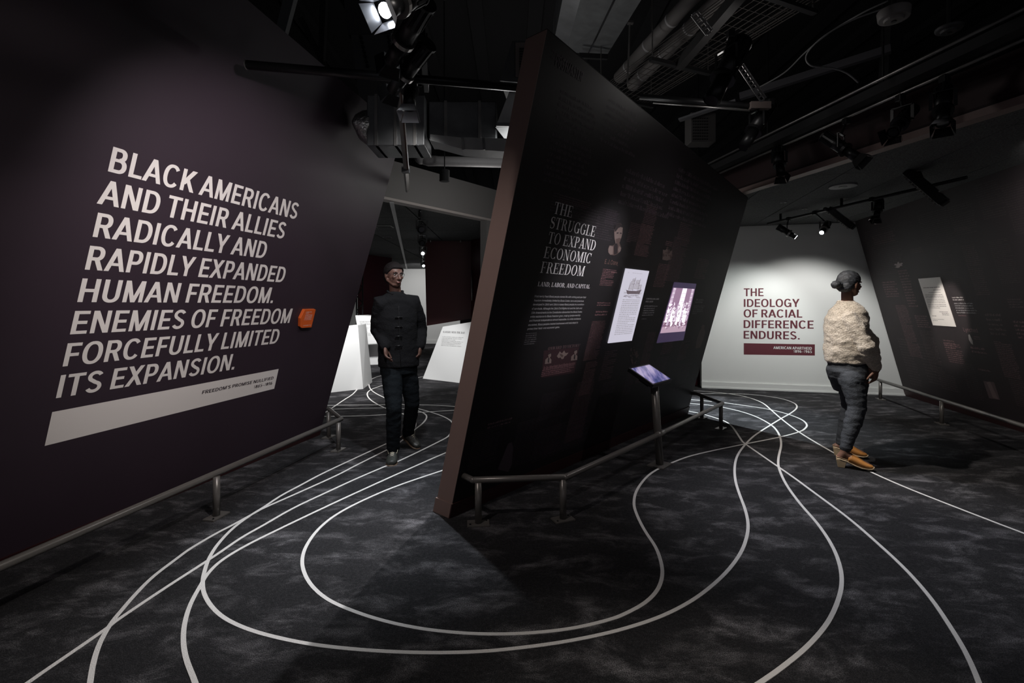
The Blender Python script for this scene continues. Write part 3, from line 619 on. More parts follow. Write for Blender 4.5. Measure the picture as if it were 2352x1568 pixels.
def news3(tl, tr, bl, rows, m, seed, rag=.15, fill=.5, name='newsprint_column', center=False):
    newsprint(WC, C3(*tl), C3(*tr), C3(*bl), rows, m, wall_c, seed, fill, name, rag, center=center)
m_sub = mat('subdued_print', (.22, .22, .23), .55, spec=.4)
news3((982, 915), (1080, 918), (964, 1000), 5, m_body, 1, .2, .5)
news3((960, 1012), (1000, 1015), (958, 1028), 1, m_sub, 2)
news3((1370, 866), (1426, 868), (1366, 902), 2, m_sub, 3, .1, .7)
news3((1356, 915), (1440, 918), (1345, 985), 5, m_sub, 4, .3, .5)
news3((95, 1122), (182, 1122), (80, 1218), 6, mat('credit_print', (.19, .18, .19), .55, spec=.4), 5, .15, .5)
news3((735, 660), (790, 662), (728, 676), 1, m_mauve, 6, .3, .6)
cols = [  # tl, tr, bl, rows, material
 ((672, 640), (772, 645), (650, 770), 11, m_mauve), ((630, 890), (735, 893), (625, 925), 2, m_mauve), ((618, 955), (710, 958), (610, 1000), 2, m_mauve),
 ((590, 1035), (700, 1035), (525, 1335), 30, m_mauve), ((545, 1345), (632, 1340), (485, 1600), 26, m_mauve),
 ((1000, 155), (1095, 180), (975, 300), 12, m_mauve2), ((960, 300), (1070, 300), (920, 545), 24, m_mauve), ((880, 290), (960, 300), (840, 440), 12, m_mauve2),
 ((1090, 600), (1180, 600), (1060, 780), 16, m_mauve), ((1210, 400), (1330, 400), (1195, 740), 30, m_mauve2), ((1255, 290), (1360, 300), (1230, 420), 10, m_mauve2),
 ((1390, 560), (1475, 570), (1350, 715), 12, m_mauve2), ((1145, 430), (1200, 436), (1140, 470), 3, m_mauve), ((300, 60), (560, 95), (265, 210), 7, m_faint),
 ((345, 80), (600, 110), (300, 135), 4, m_mauve2), ((445, 150), (680, 190), (430, 290), 6, m_faint), ((650, 170), (800, 190), (625, 420), 14, m_faint),
 ((215, 1400), (460, 1362), (208, 1455), 4, m_mauve), ((690, 1260), (790, 1250), (660, 1480), 16, m_mauve2), ((1010, 1120), (1075, 1115), (930, 1500), 36, m_mauve2),
 ((1130, 1165), (1210, 1160), (1100, 1290), 9, m_mauve2), ((1260, 1190), (1325, 1185), (1200, 1340), 12, m_mauve2), ((870, 1360), (930, 1355), (800, 1600), 20, m_faint),
 ((1080, 1310), (1170, 1300), (1000, 1580), 22, m_faint), ((700, 200), (820, 215), (690, 300), 7, m_faint), ((1250, 1360), (1340, 1350), (1200, 1560), 16, m_faint)]
for i, (a, b, c, r, m) in enumerate(cols): news3(a, b, c, r, m, 100 + i)
C4 = lambda x, y: (1000 + x / 3.36, 780 + y / 3.36)
for i, (a, b, c, r, m) in enumerate([((640, 640), (1010, 560), (560, 1000), 26, m_faint), ((830, 420), (1100, 370), (760, 640), 20, m_faint), ((1100, 330), (1240, 300), (1000, 800), 44, m_mauve2),
    ((1300, 330), (1400, 310), (1200, 640), 24, m_faint), ((790, 700), (1190, 600), (730, 960), 18, m_faint), ((410, 640), (600, 600), (380, 700), 2, m_mauve2), ((300, 720), (520, 680), (230, 1020), 20, m_faint),
    ((1560, 640), (1700, 600), (1500, 760), 10, m_faint), ((860, 820), (1180, 740), (700, 950), 8, m_faint)]):
    newsprint(WC, C4(*a), C4(*b), C4(*c), r, m, wall_c, 200 + i, .5, 'newsprint_column', .1)
for i, (a, b, c, r) in enumerate([((1290, 200), (1380, 250), (1270, 290), 6), ((1400, 220), (1480, 262), (1385, 330), 7), ((1270, 300), (1370, 340), (1255, 420), 8), ((1440, 380), (1560, 430), (1420, 470), 5), ((1270, 110), (1330, 150), (1265, 135), 2), ((1560, 380), (1650, 440), (1540, 500), 8)]):
    newsprint(WC, a, b, c, r, m_faint, wall_c, 240 + i, .6, 'newsprint_column', .3)
def shape(W, pts, m, parent, name, f=None, lift=.0012, lab=None):
    mb = MB(); mb.poly([W.at(*W.uv(*(f(*p) if f else p)), lift) for p in pts]); o = mb.build(name, m, parent)
    return tag(o, lab) if lab else o
m_p1 = mat('portrait_light', (.17, .125, .115), .55, spec=.4); m_p2 = mat('portrait_mid', (.085, .055, .05), .55, spec=.4); m_pd = mat('portrait_dark', (.02, .014, .016), .55, spec=.4)
# engraved gentleman above the caption
shape(WC, [(745, 470), (762, 450), (768, 440), (790, 440), (793, 452), (806, 485), (800, 510), (778, 532), (755, 543), (722, 540), (708, 522), (706, 495), (718, 468)], m_p2, wall_c, 'portrait_print', C3, .0012, 'printed bust of a bearded man in a suit')
shape(WC, [(718, 470), (744, 478), (742, 535), (722, 538), (708, 520), (708, 495)], m_p1, wall_c, 'portrait_detail', C3, .002)
shape(WC, [(790, 472), (805, 488), (800, 510), (786, 525), (780, 500)], m_p1, wall_c, 'portrait_detail', C3, .002)
shape(WC, [(757, 455), (775, 452), (779, 470), (776, 528), (752, 538), (750, 480)], m_pd, wall_c, 'portrait_detail', C3, .002)
shape(WC, [(778, 303), (792, 300), (808, 310), (817, 335), (814, 375), (806, 410), (790, 448), (775, 462), (762, 450), (755, 415), (752, 370), (758, 330)], m_p1, wall_c, 'portrait_print', C3, .0016)
shape(WC, [(774, 305), (790, 300), (808, 312), (816, 335), (800, 330), (782, 338), (765, 362), (756, 366), (758, 330)], m_pd, wall_c, 'portrait_detail', C3, .0026)
shape(WC, [(770, 372), (784, 370), (784, 378), (770, 380)], m_pd, wall_c, 'portrait_detail', C3, .0026)
shape(WC, [(796, 372), (808, 374), (807, 381), (795, 380)], m_pd, wall_c, 'portrait_detail', C3, .0026)
shape(WC, [(764, 420), (790, 412), (802, 418), (796, 440), (782, 460), (766, 448)], m_p2, wall_c, 'portrait_detail', C3, .0026)
# victory handbill
shape(WC, [(225, 1258), (490, 1232), (455, 1425), (208, 1462)], mat('handbill_tint', (.032, .0135, .017), .55, spec=.4), wall_c, 'handbill_print', C3, .0004, 'dull red printed handbill with two portraits and an eagle')
for dx, dy, s in ((0, 0, 1), (195, -25, 1)):
    q = lambda x, y: C3(x + dx, y + dy)
    shape(WC, [(232, 1358), (236, 1325), (252, 1310), (270, 1310), (282, 1325), (280, 1352)], m_p1, wall_c, 'portrait_print', q, .0014)
    shape(WC, [(258, 1312), (266, 1312), (262, 1350), (254, 1340)], m_pd, wall_c, 'portrait_detail', q, .0024)
    shape(WC, [(256, 1290), (262, 1274), (272, 1270), (279, 1278), (279, 1298), (268, 1312), (260, 1308)], m_p1, wall_c, 'portrait_print', q, .0016)
    shape(WC, [(256, 1290), (262, 1274), (272, 1270), (279, 1278), (266, 1282)], m_pd, wall_c, 'portrait_detail', q, .0026)
shape(WC, [(322, 1300), (345, 1262), (360, 1278), (378, 1256), (388, 1276), (410, 1272), (395, 1292), (380, 1300), (372, 1318), (358, 1322), (350, 1308), (335, 1314)], m_p1, wall_c, 'eagle_print', C3, .0014, 'printed spread eagle')
shape(WC, [(345, 1280), (362, 1285), (372, 1296), (362, 1306), (350, 1296)], m_p2, wall_c, 'eagle_detail', C3, .0024)
# bouquet, workman and standing figure
random.seed(5)
for cx, cy, rx, ry, n, nm in ((897, 1290, 40, 62, 26, 'bouquet_print'), (1155, 530, 34, 46, 16, 'scene_print')):
    mb = MB()
    for i in range(n):
        a = random.random() * 6.28; r = random.random() ** .5; x = cx + r * rx * math.cos(a) * (1 - .3 * (a > 3.14)); y = cy + r * ry * math.sin(a); w = random.uniform(5, 12)
        mb.poly([WC.at(*WC.uv(*C3(x + w * math.cos(k * 1.257) * .7, y + w * math.sin(k * 1.257))), .001 + .0002 * i) for k in range(5)])
    tag(mb.build(nm, m_p2, wall_c), kind='stuff')
shape(WC, [(1120, 500), (1135, 505), (1150, 492), (1165, 520), (1188, 505), (1182, 570), (1150, 582), (1115, 575)], m_p1, wall_c, 'scene_print', C3, .0006)
shape(WC, [(1395, 1110), (1410, 1085), (1430, 1090), (1436, 1120), (1420, 1180), (1398, 1235), (1362, 1242), (1372, 1180)], m_p2, wall_c, 'portrait_print', C3, .0012, 'faint printed standing figure near the far edge')
shape(WC, [(1405, 1080), (1418, 1060), (1432, 1068), (1430, 1090), (1412, 1094)], m_p2, wall_c, 'portrait_print', C3, .0014)
shape(WC, [(1440, 1000), (1480, 990), (1500, 1010), (1490, 1100), (1470, 1250), (1440, 1262)], m_faint, wall_c, 'portrait_print', lambda x, y: (x - 296 + 0, y), .001) if False else None
shape(WC, [(480, 1000), (520, 900), (560, 800), (590, 790), (600, 830), (590, 960), (560, 1020)], m_faint, wall_c, 'portrait_print', C4, .0012, 'barely visible printed portrait low on the wall')
# lit document with a ship engraving (its front light is put in as emission of paper and ink)
doc = thing('document_panel', 'tall glowing white document panel with a ship engraving on the black wall', 'panel', WC.hit(1442, 700))
qd = [C3(836, 640), C3(703, 1200), C3(880, 1181), C3(1010, 660)]
quv = [WC.uv(*p) for p in qd]
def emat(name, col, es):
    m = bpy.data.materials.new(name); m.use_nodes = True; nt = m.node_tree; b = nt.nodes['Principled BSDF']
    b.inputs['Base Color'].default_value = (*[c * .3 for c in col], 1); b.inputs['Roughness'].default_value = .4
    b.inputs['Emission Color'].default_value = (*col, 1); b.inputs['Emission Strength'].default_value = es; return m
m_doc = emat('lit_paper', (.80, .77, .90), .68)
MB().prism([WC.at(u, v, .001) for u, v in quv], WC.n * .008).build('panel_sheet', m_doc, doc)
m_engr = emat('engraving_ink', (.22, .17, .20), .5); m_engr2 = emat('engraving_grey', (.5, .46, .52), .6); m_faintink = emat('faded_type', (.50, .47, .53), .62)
def bil(s, t):   # s across, t down within the document
    (ul, vt), (u2, vb), (u3, _), (ur, _) = quv
    tl, bl_, br_, tr = [V(q) for q in quv]
    return tuple((tl * (1 - s) + tr * s) * (1 - t) + (bl_ * (1 - s) + br_ * s) * t)
def dpoly(pts, m, nm, lift=.0095): mb = MB(); mb.poly([WC.at(*bil(s, t), lift) for s, t in pts]); return mb.build(nm, m, doc)
# sea, hull, sails, masts and rigging
random.seed(11); sea = MB(); sea2 = MB()
for i in range(70):
    t = .305 + .075 * random.random(); s = random.uniform(.12, .82); w = random.uniform(.03, .16)
    (sea if i % 2 else sea2).poly([WC.at(*bil(*p), .0096 + i * 2e-6) for p in ((s, t), (min(.9, s + w), t + .002), (min(.9, s + w), t + .0045), (s, t + .0035))])
for mb_, mm in ((sea, m_engr), (sea2, m_engr2)): tag(mb_.build('engraved_sea', mm, doc), kind='stuff')
dpoly([(.2, .275), (.30, .285), (.62, .285), (.86, .262), (.80, .325), (.28, .33)], m_engr, 'engraved_hull', .0102)
for s0, t0, s1, t1 in ((.30, .20, .46, .27), (.34, .155, .47, .195), (.52, .185, .68, .26), (.54, .14, .68, .18), (.70, .2, .8, .262), (.38, .125, .47, .15)):
    dpoly([(s0, t0), (s1, t0 - .004), (s1 + .02, t1), (s0 - .02, t1 - .006)], emat('sail_grey_%d' % int(s0 * 100), (.62, .58, .66), .66), 'engraved_sail', .0102)
    mb = MB()
    for a in ((s0, t0, s1, t0 - .004), (s0 - .02, t1 - .006, s1 + .02, t1), (s0, t0, s0 - .02, t1 - .006), (s1, t0 - .004, s1 + .02, t1)):
        mb.bar(WC.at(*bil(a[0], a[1]), .0106), WC.at(*bil(a[2], a[3]), .0106), .0016, .0006, WC.n)
    mb.build('engraved_yard', m_engr, doc)
for a in ((.48, .10, .47, .29), (.69, .115, .69, .28), (.30, .17, .30, .28)): MB().bar(WC.at(*bil(a[0], a[1]), .0108), WC.at(*bil(a[2], a[3]), .0108), .003, .0006, WC.n).build('engraved_mast', m_engr, doc)
mb = MB()
for i in range(46):
    s = random.uniform(.16, .86); t = random.uniform(.13, .29); a = random.uniform(-.9, .9)
    mb.bar(WC.at(*bil(s, t), .0104), WC.at(*bil(s + .05 * math.sin(a), t + .02 * math.cos(a)), .0104), .0009, .0003, WC.n)
tag(mb.build('engraved_rigging', m_engr2, doc), kind='stuff')
def dnews(s0, t0, s1, t1, rows, seed, m=m_faintink, name='document_type'):
    rnd = random.Random(seed); mb = MB(); p = (t1 - t0) / rows
    for r in range(rows):
        s = s0; t = t0 + r * p; e = s1 - (rnd.random() < .1) * .3
        while s < e:
            w = rnd.uniform(.012, .075); mb.poly([WC.at(*bil(*q), .0096) for q in ((s, t), (min(e, s + w), t), (min(e, s + w), t + p * .42), (s, t + p * .42))]); s += w + .016
    return tag(mb.build(name, m, doc), kind='stuff')
dnews(.30, .045, .72, .055, 1, 1); dnews(.16, .405, .90, .905, 20, 2); dnews(.12, .045, .15, .055, 1, 3)
# projected photograph
prj = thing('photo_projection', 'bright violet-tinted photograph of a group before tall windows projected on the black wall', 'projection', WC.hit(1555, 712))
pq = [V(WC.uv(*C3(*p))) for p in ((1195, 785), (1097, 1127), (1283, 1112), (1357, 795))]
def pb(s, t): tl, bl_, br_, tr = pq; return tuple((tl * (1 - s) + tr * s) * (1 - t) + (bl_ * (1 - s) + br_ * s) * t)
def pp(pts, m, nm, lift, kind=None):
    mb = MB(); mb.poly([WC.at(*pb(s, t), lift) for s, t in pts]); o = mb.build(nm, m, prj); return tag(o, kind=kind) if kind else o
m_glow = emat('projector_black', (.045, .03, .075), .8)  # projector's dim spill, put in as a faintly emissive sheet
pp([(-.03, -.12), (-.03, 1.22), (1.03, 1.22), (1.03, -.12)], m_glow, 'projector_field', .0012)
pp([(0, 0), (0, 1), (1, 1), (1, 0)], emat('photo_violet', (.36, .22, .34), .85), 'photo_ground', .0022)
pp([(0, .86), (0, 1), (1, 1), (1, .86)], emat('photo_floor', (.52, .36, .46), .9), 'photo_floor', .003)
pp([(0, .70), (0, .87), (1, .87), (1, .72)], emat('photo_dark', (.26, .13, .20), .8), 'photo_shadow', .0026)
m_ph = emat('photo_white', (1, .92, 1), 1.15); m_pm = emat('photo_mid', (.60, .46, .60), .95)
for s, w in ((.03, .10), (.43, .20), (.86, .10)):
    pp([(s, 0), (s - .01, .62), (s + w, .6), (s + w, 0)], m_ph if w > .15 else m_pm, 'photo_window', .0032)
    for k in range(6): pp([(s, .02 + k * .09), (s, .028 + k * .09), (s + w, .028 + k * .09), (s + w, .02 + k * .09)], m_pm if w > .15 else m_ph, 'photo_mullion', .0036)
random.seed(3)
for k in range(11):
    s = .08 + k * .083 + random.uniform(-.01, .01); t = .38 + .07 * (k % 2) + random.uniform(-.02, .02); mm = (m_ph, m_pm, m_ph)[k % 3]
    pp([(s - .022 + .022 + .026 * math.cos(a), t + .03 * math.sin(a)) for a in [j * .785 for j in range(8)]], m_pm if k % 3 else m_ph, 'photo_head', .0046 + k * 1e-4)
    pp([(s - .035, t + .05), (s - .045, t + .2), (s - .03, t + .38), (s + .05, t + .38), (s + .05, t + .2), (s + .035, t + .05)], mm, 'photo_figure', .0042 + k * 1e-4)
mb = MB()
for i in range(150):
    s, t = random.random() * .96, random.uniform(.3, .86); w, h = random.uniform(.006, .03), random.uniform(.01, .05)
    mb.poly([WC.at(*pb(*q), .0062 + i * 1e-6) for q in ((s, t), (s - .006, t + h), (s + w - .006, t + h), (s + w, t))])
tag(mb.build('photo_grain', m_ph, prj), kind='stuff')
mb = MB()
for i in range(120):
    s, t = random.random() * .96, random.uniform(.3, .88); w, h = random.uniform(.006, .03), random.uniform(.01, .06)
    mb.poly([WC.at(*pb(*q), .0064 + i * 1e-6) for q in ((s, t), (s - .006, t + h), (s + w - .006, t + h), (s + w, t))])
tag(mb.build('photo_grain', emat('photo_deep', (.30, .17, .28), .8), prj), kind='stuff')
# ------------------------------------------------------------------ right wall prints
C8 = lambda x, y: (1960 + x / 2.612, 380 + y / 2.612)
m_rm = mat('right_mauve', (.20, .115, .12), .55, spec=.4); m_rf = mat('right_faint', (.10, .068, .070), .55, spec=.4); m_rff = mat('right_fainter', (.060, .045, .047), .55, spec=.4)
rcols = [((170, 695), (255, 700), (182, 792), 7, m_rm), ((265, 625), (322, 622), (330, 850), 14, m_rm), ((250, 835), (318, 833), (340, 1142), 34, m_rm), ((365, 895), (440, 893), (392, 970), 6, m_rm),
 ((395, 985), (470, 982), (470, 1235), 26, m_rf), ((535, 1040), (600, 1038), (552, 1095), 4, m_rm), ((540, 1060), (635, 1058), (580, 1180), 10, m_rm), ((505, 1240), (600, 1230), (540, 1340), 8, m_rf),
 ((785, 880), (880, 878), (830, 1020), 5, m_rf), ((840, 1050), (945, 1052), (920, 1270), 20, m_rm), ((955, 925), (1024, 925), (980, 1040), 5, m_rm), ((930, 1275), (1024, 1280), (980, 1440), 14, m_rf),
 ((645, 480), (735, 490), (730, 780), 26, m_rf), ((805, 450), (930, 440), (900, 710), 24, m_rff), ((505, 515), (585, 515), (570, 730), 18, m_rff), ((340, 500), (415, 490), (350, 530), 3, m_rf),
 ((60, 400), (240, 345), (150, 660), 26, m_rff), ((110, 420), (240, 380), (130, 480), 5, m_rf), ((600, 375), (690, 350), (610, 400), 3, m_rf), ((720, 120), (860, 60), (780, 330), 16, m_rff), ((880, 120), (1024, 60), (960, 420), 22, m_rff),
 ((380, 300), (560, 250), (460, 500), 18, m_rff), ((560, 250), (700, 200), (640, 420), 14, m_rff), ((700, 1080), (790, 1085), (715, 1125), 2, m_rm), ((720, 1020), (760, 1025), (730, 1045), 2, m_rm), ((745, 1210), (820, 1215), (750, 1230), 1, m_rm),
 ((590, 785), (660, 786), (598, 812), 2, mat('right_head', (.6, .56, .54), .55, spec=.4)), ((602, 820), (728, 822), (622, 888), 5, mat('right_body', (.36, .35, .35), .55, spec=.4)), ((628, 894), (685, 896), (630, 904), 1, m_rm),
 ((920, 795), (1010, 795), (935, 855), 4, m_rf), ((260, 1030), (330, 1030), (300, 1300), 18, m_rff), ((640, 1180), (720, 1190), (730, 1400), 18, m_rff), ((380, 1060), (470, 1100), (440, 1300), 14, m_rff)]
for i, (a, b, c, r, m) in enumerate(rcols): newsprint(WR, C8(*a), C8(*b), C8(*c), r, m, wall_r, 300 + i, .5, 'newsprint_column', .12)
put_text(WR, "Lynched", (2214.6, 761.5), (2246.5, 762.5), caph(WR, (2214.6, 762), (2213, 753)), m_rm, wall_r, bold=0.0)
shape(WR, [(244, 596), (252, 588), (262, 592), (266, 580), (273, 577), (277, 588), (290, 583), (299, 586), (290, 594), (296, 600), (282, 603), (276, 612), (264, 614), (250, 610), (262, 602)], mat('wing_print', (.35, .29, .28), .55, spec=.4), wall_r, 'eagle_print', C8, .0012, 'small pale printed winged emblem')
shape(WR, [(690, 1015), (698, 1012), (706, 1030), (716, 1050), (720, 1075), (708, 1068), (694, 1045)], mat('portrait_pale', (.33, .30, .29), .55, spec=.4), wall_r, 'portrait_print', C8, .0012, 'small printed head in profile')
shape(WR, [(780, 1292), (845, 1300), (880, 1405), (815, 1395)], m_rf, wall_r, 'photo_print', C8, .001, 'faint printed portrait photograph low on the wall')
shape(WR, [(800, 1300), (822, 1296), (850, 1360), (872, 1402), (838, 1392), (822, 1350)], mat('portrait_rose', (.17, .12, .12), .55, spec=.4), wall_r, 'portrait_print', C8, .0016)
doc2 = thing('letter_panel', 'pale typed letter panel lit on the dark right-hand wall', 'panel', WR.hit(2152, 690))
qr = [WR.uv(*C8(*p)) for p in ((393, 678), (482, 957), (618, 966), (522, 668))]
MB().prism([WR.at(u, v, .001) for u, v in qr], WR.n * .008).build('panel_sheet', mat('letter_paper', (.88, .84, .80), .6), doc2)
def rb(s, t): tl, bl_, br_, tr = [V(q) for q in qr]; return tuple((tl * (1 - s) + tr * s) * (1 - t) + (bl_ * (1 - s) + br_ * s) * t)
rnd = random.Random(9); mb = MB()
for t, s0, s1, h in [(.19, .12, .88, .016), (.25, .55, .88, .01), (.30, .3, .85, .008), (.345, .08, .9, .01), (.375, .08, .9, .01), (.40, .08, .9, .01), (.44, .1, .9, .01), (.475, .08, .9, .01), (.51, .08, .9, .01), (.55, .1, .9, .01), (.585, .08, .9, .01), (.62, .08, .6, .01), (.70, .5, .88, .01), (.73, .6, .9, .01), (.76, .6, .9, .01), (.79, .12, .3, .012), (.86, .1, .6, .008), (.89, .08, .3, .008)]:
    s = s0
    while s < s1:
        w = rnd.uniform(.02, .09); mb.poly([WR.at(*rb(*q), .0096) for q in ((s, t), (s, t + h), (min(s1, s + w), t + h), (min(s1, s + w), t))]); s += w + .015
tag(mb.build('letter_type', mat('letter_ink', (.2, .18, .18), .7), doc2), kind='stuff')
# ------------------------------------------------------------------ low tube rails
def rail(label, pts, posts, group, r=.021):
    t = thing('guard_rail', label, 'rail', (posts[0][0], posts[0][1], 0), group)
    MB().tube(pts, r, 16).build('rail_tube', m_rail, t, True)
    for p in pts[1:-1]: MB().ell(p, (r * 1.01,) * 3, None, 14, 10).build('rail_elbow', m_rail, t, True)
    for x, y, ang in posts:
        MB().cyl((x, y, .012), (x, y, .268), .0215, n=18).build('post', m_rail, t, True)
        M = Matrix.Rotation(ang, 3, 'Z'); pl = MB().box((x, y, .006), (.14, .085, .010), M).build('base_plate', m_rail, t, bevel=.001)
        for sx in (-1, 1):
            c = V((x, y, .012)) + M @ V((sx * .052, .024 * sx, 0)); MB().cyl(c, c + V((0, 0, .004)), .006, n=8).build('screw', m_black, pl)
    return t
dl = V((.514, 2.675, 0)).normalized(); al = math.atan2(dl.y, dl.x)
A0 = V((-1.676, 4.745, .28))
rail('grey tube rail standing along the foot of the purple wall', [A0 - dl * 6, A0, (-1.97, 5.2, .28), (-2.03, 5.24, .28)], [(-1.951, 3.19, al), (-1.67, 4.65, al), (-1.938, 5.11, al), (-2.235, 1.75, al), (-2.5, .3, al)], 'low grey tube rails')
rail('grey tube rail around the foot of the leaning black centre wall', [(-.335, 3.19, .28), (-.25, 3.09, .28), (.35, 3.145, .28), (1.285, 4.2, .28), (2.39, 5.49, .28), (2.33, 6.08, .28), (2.27, 6.12, .28)], [(-.215, 3.085, .1), (.332, 3.146, .4), (2.36, 5.46, .8), (2.345, 5.97, .8)], 'low grey tube rails')
rail('grey tube rail along the foot of the right-hand black wall', [(5.50, 7.32, .28), (4.736, 4.47, .28), (3.9, 1.35, .28)], [(5.05, 5.68, 1.3), (4.35, 3.06, 1.3), (5.45, 7.15, 1.3)], 'low grey tube rails')
# ------------------------------------------------------------------ touchscreen kiosk on a post
kk = thing('touchscreen_kiosk', 'small tilted touchscreen glowing violet on a grey post in front of the black wall', 'kiosk', (1.29, 4.22, 0))
MB().cyl((1.29, 4.22, .012), (1.235, 4.20, .745), .033, n=20).build('post', m_rail, kk, True)
MB().box((1.29, 4.22, .006), (.19, .15, .010), Matrix.Rotation(.85, 3, 'Z')).build('base_plate', m_rail, kk)
MB().tube([(1.285 - .04, 4.2 - .045, .28), (1.285 + .04, 4.2 + .045, .28)], .027, 16).build('rail_clamp', m_rail, kk, True)
ku = WC.u.copy(); kt = (WC.nh * math.cos(.50) - V((0, 0, 1)) * math.sin(.50)); kn = ku.cross(kt); kn = kn if kn.z > 0 else -kn
KC = P(1495, 859, 4.19)
def kp(a, b, c): return KC + ku * a + kt * b + kn * c
hw, hh = .190, .128
MB().prism([kp(-hw, -hh, -.032), kp(hw, -hh, -.032), kp(hw, hh, -.032), kp(-hw, hh, -.032)], kn * .036).build('housing', m_black, kk, bevel=.003)
MB().prism([kp(-.06, -.05, -.09), kp(.06, -.05, -.09), kp(.06, .05, -.09), kp(-.06, .05, -.09)], kn * .058).build('bracket', m_black, kk)
sm = bpy.data.materials.new('touchscreen_picture'); sm.use_nodes = True; nt = sm.node_tree; b = nt.nodes['Principled BSDF']; b.inputs['Base Color'].default_value = (.02, .02, .03, 1); b.inputs['Roughness'].default_value = .15
tc = nt.nodes.new('ShaderNodeTexCoord'); mp = nt.nodes.new('ShaderNodeMapping'); mp.inputs['Rotation'].default_value = (0, 0, .6); mp.inputs['Scale'].default_value = (14, 3, 3)
nz = nt.nodes.new('ShaderNodeTexNoise'); nz.inputs['Scale'].default_value = 1.3; nz.inputs['Detail'].default_value = 4
rp = nt.nodes.new('ShaderNodeValToRGB'); e = rp.color_ramp.elements; e[0].position = .40; e[0].color = (.06, .075, .22, 1); e[1].position = .62; e[1].color = (.42, .36, .58, 1); x = e.new(.5); x.color = (.17, .16, .40, 1)
nt.links.new(tc.outputs['Object'], mp.inputs['Vector']); nt.links.new(mp.outputs['Vector'], nz.inputs['Vector']); nt.links.new(nz.outputs['Fac'], rp.inputs['Fac']); nt.links.new(rp.outputs['Color'], b.inputs['Emission Color']); b.inputs['Emission Strength'].default_value = .75
MB().prism([kp(-hw + .016, -hh + .016, .0042), kp(hw - .016, -hh + .016, .0042), kp(hw - .016, hh - .016, .0042), kp(-hw + .016, hh - .016, .0042)], kn * .001).build('screen', sm, kk)
# ------------------------------------------------------------------ gallery exhibits behind the man
def plinth(label, foot, top, Yf, thick, lean=0):
    """front quad: foot [(px,py)L,R], top [(px,py)L,R] -> prism going back"""
    return None
g = thing('exhibit_plinth', 'plain white tapering plinth beside the end of the purple wall', 'plinth', FL(800, 898), 'white gallery plinths')
a, b = FL(752, 902), FL(834, 893); Yt = 7.75
tl, tr = P(800, 747, 7.9), P(815, 746, 7.62)
dq = (b - a).normalized(); WP = Wall(a, (dq.x, dq.y), -.10); tl, tr = WP.hit(801, 747.5), WP.hit(822, 746.6)
MB().add([a, b, b + V((-.05, .7, 0)), a + V((-.05, .7, 0)), tl, tr, tr + V((0, .45, 0)), tl + V((0, .45, 0))], [(0, 1, 5, 4), (1, 2, 6, 5), (2, 3, 7, 6), (3, 0, 4, 7), (4, 5, 6, 7), (3, 2, 1, 0)]).build('plinth_body', m_plinth, g)
g = thing('exhibit_plinth', 'white sculpted plinth with a jagged side headed UNIONISTS TRIUMPHANT', 'plinth', FL(850, 838), 'white gallery plinths')
YB = 11.2; prof = [(834, 838), (830, 800), (822, 760), (816, 724), (862, 727), (856, 740), (860, 752), (856, 766), (866, 782), (872, 796), (888, 808), (893, 832), (905, 836)]
WE = Wall(V(FL(834, 838)), (1, .05), 0)
pts = [WE.at(*WE.uv(*p)) for p in prof]; pts = [V((p.x, p.y, max(0, p.z))) for p in pts]
MB().prism(pts[::-1], (.08, .7, 0)).build('plinth_body', m_plinth, g)
put_text(WE, "UNIONISTS", (826.5, 740.5), (854, 740.2), .030, m_ink, g, serif=True, lift=.003); put_text(WE, "TRIUMPHANT", (827, 745.5), (854, 745.2), .030, m_ink, g, serif=True, lift=.003)
newsprint(WE, (829, 751), (853, 751), (831, 771), 8, mat('grey_ink', (.35, .35, .35), .7), g, 71, .45, 'plinth_type', .1, .003)
MB().box(P(868, 757, 10.9), (.42, .12, .09), Matrix.Rotation(-.12, 3, 'Y')).build('plinth_ledge', m_plinth, g)
g = thing('exhibit_plinth', 'white tapering plinth headed SLAVERY WINS THE DAY', 'plinth', FL(1010, 875), 'white gallery plinths')
a, b = FL(971, 869), FL(1075, 881.5); du = (b - a).normalized(); bk = V((-du.y, du.x, 0)) * .9
WS = Wall(a, (du.x, du.y), -.16); tl, tr = WS.hit(1017, 750), WS.hit(1090, 738)
MB().add([a, b, b + bk, a + bk, tl, tr, tr + bk * .35 + V((0, 0, .02)), tl + bk * .5 + V((0, 0, .03))], [(0, 1, 5, 4), (1, 2, 6, 5), (2, 3, 7, 6), (3, 0, 4, 7), (4, 5, 6, 7), (3, 2, 1, 0)]).build('plinth_body', m_plinth, g)
put_text(WS, "SLAVERY WINS THE DAY", (1017.5, 764), (1068, 766), .034, m_ink, g, serif=True, lift=.004)
newsprint(WS, (1016, 771), (1065, 773), (1012.5, 794), 7, mat('grey_ink', (.35, .35, .35), .7), g, 72, .4, 'plinth_type', .1, .004)
# hung maroon panels
g = thing('suspended_partition', 'wide dark maroon panel with a slanted lower edge hung from the far gallery ceiling', 'partition', (-1.3, 9.75, .9), 'maroon suspended partitions')
q = [P(975, 552, 9.75), P(980, 748, 9.75), P(1085, 731, 9.75), P(1085, 555, 9.75)]; q[0].z = q[3].z = 2.69
MB().prism(q, (0.0, .12, 0)).build('panel_board', m_maroon_d, g)
for px in (989, 1058): c = P(px, 556, 9.72); MB().cyl(c, c + V((0, 0, .05)), .02, n=10).build('hanger', m_steel, g, True)
g = thing('suspended_partition', 'narrow darker maroon panel hung just right of the wide one', 'partition', (-.8, 9.4, .9), 'maroon suspended partitions')
q = [P(1082, 551, 9.6), P(1082, 731, 9.6), P(1112, 735, 9.2), P(1125, 545, 9.2)]; q[0].z = q[3].z = 2.69
MB().prism(q, (0.03, .1, 0)).build('panel_board', mat('maroon_shade', (.042, .008, .009), .4), g)
MB().cyl(P(1084, 690, 9.55), P(1083, 620, 9.55), .012, n=8).build('edge_trim', m_steel, g, True)
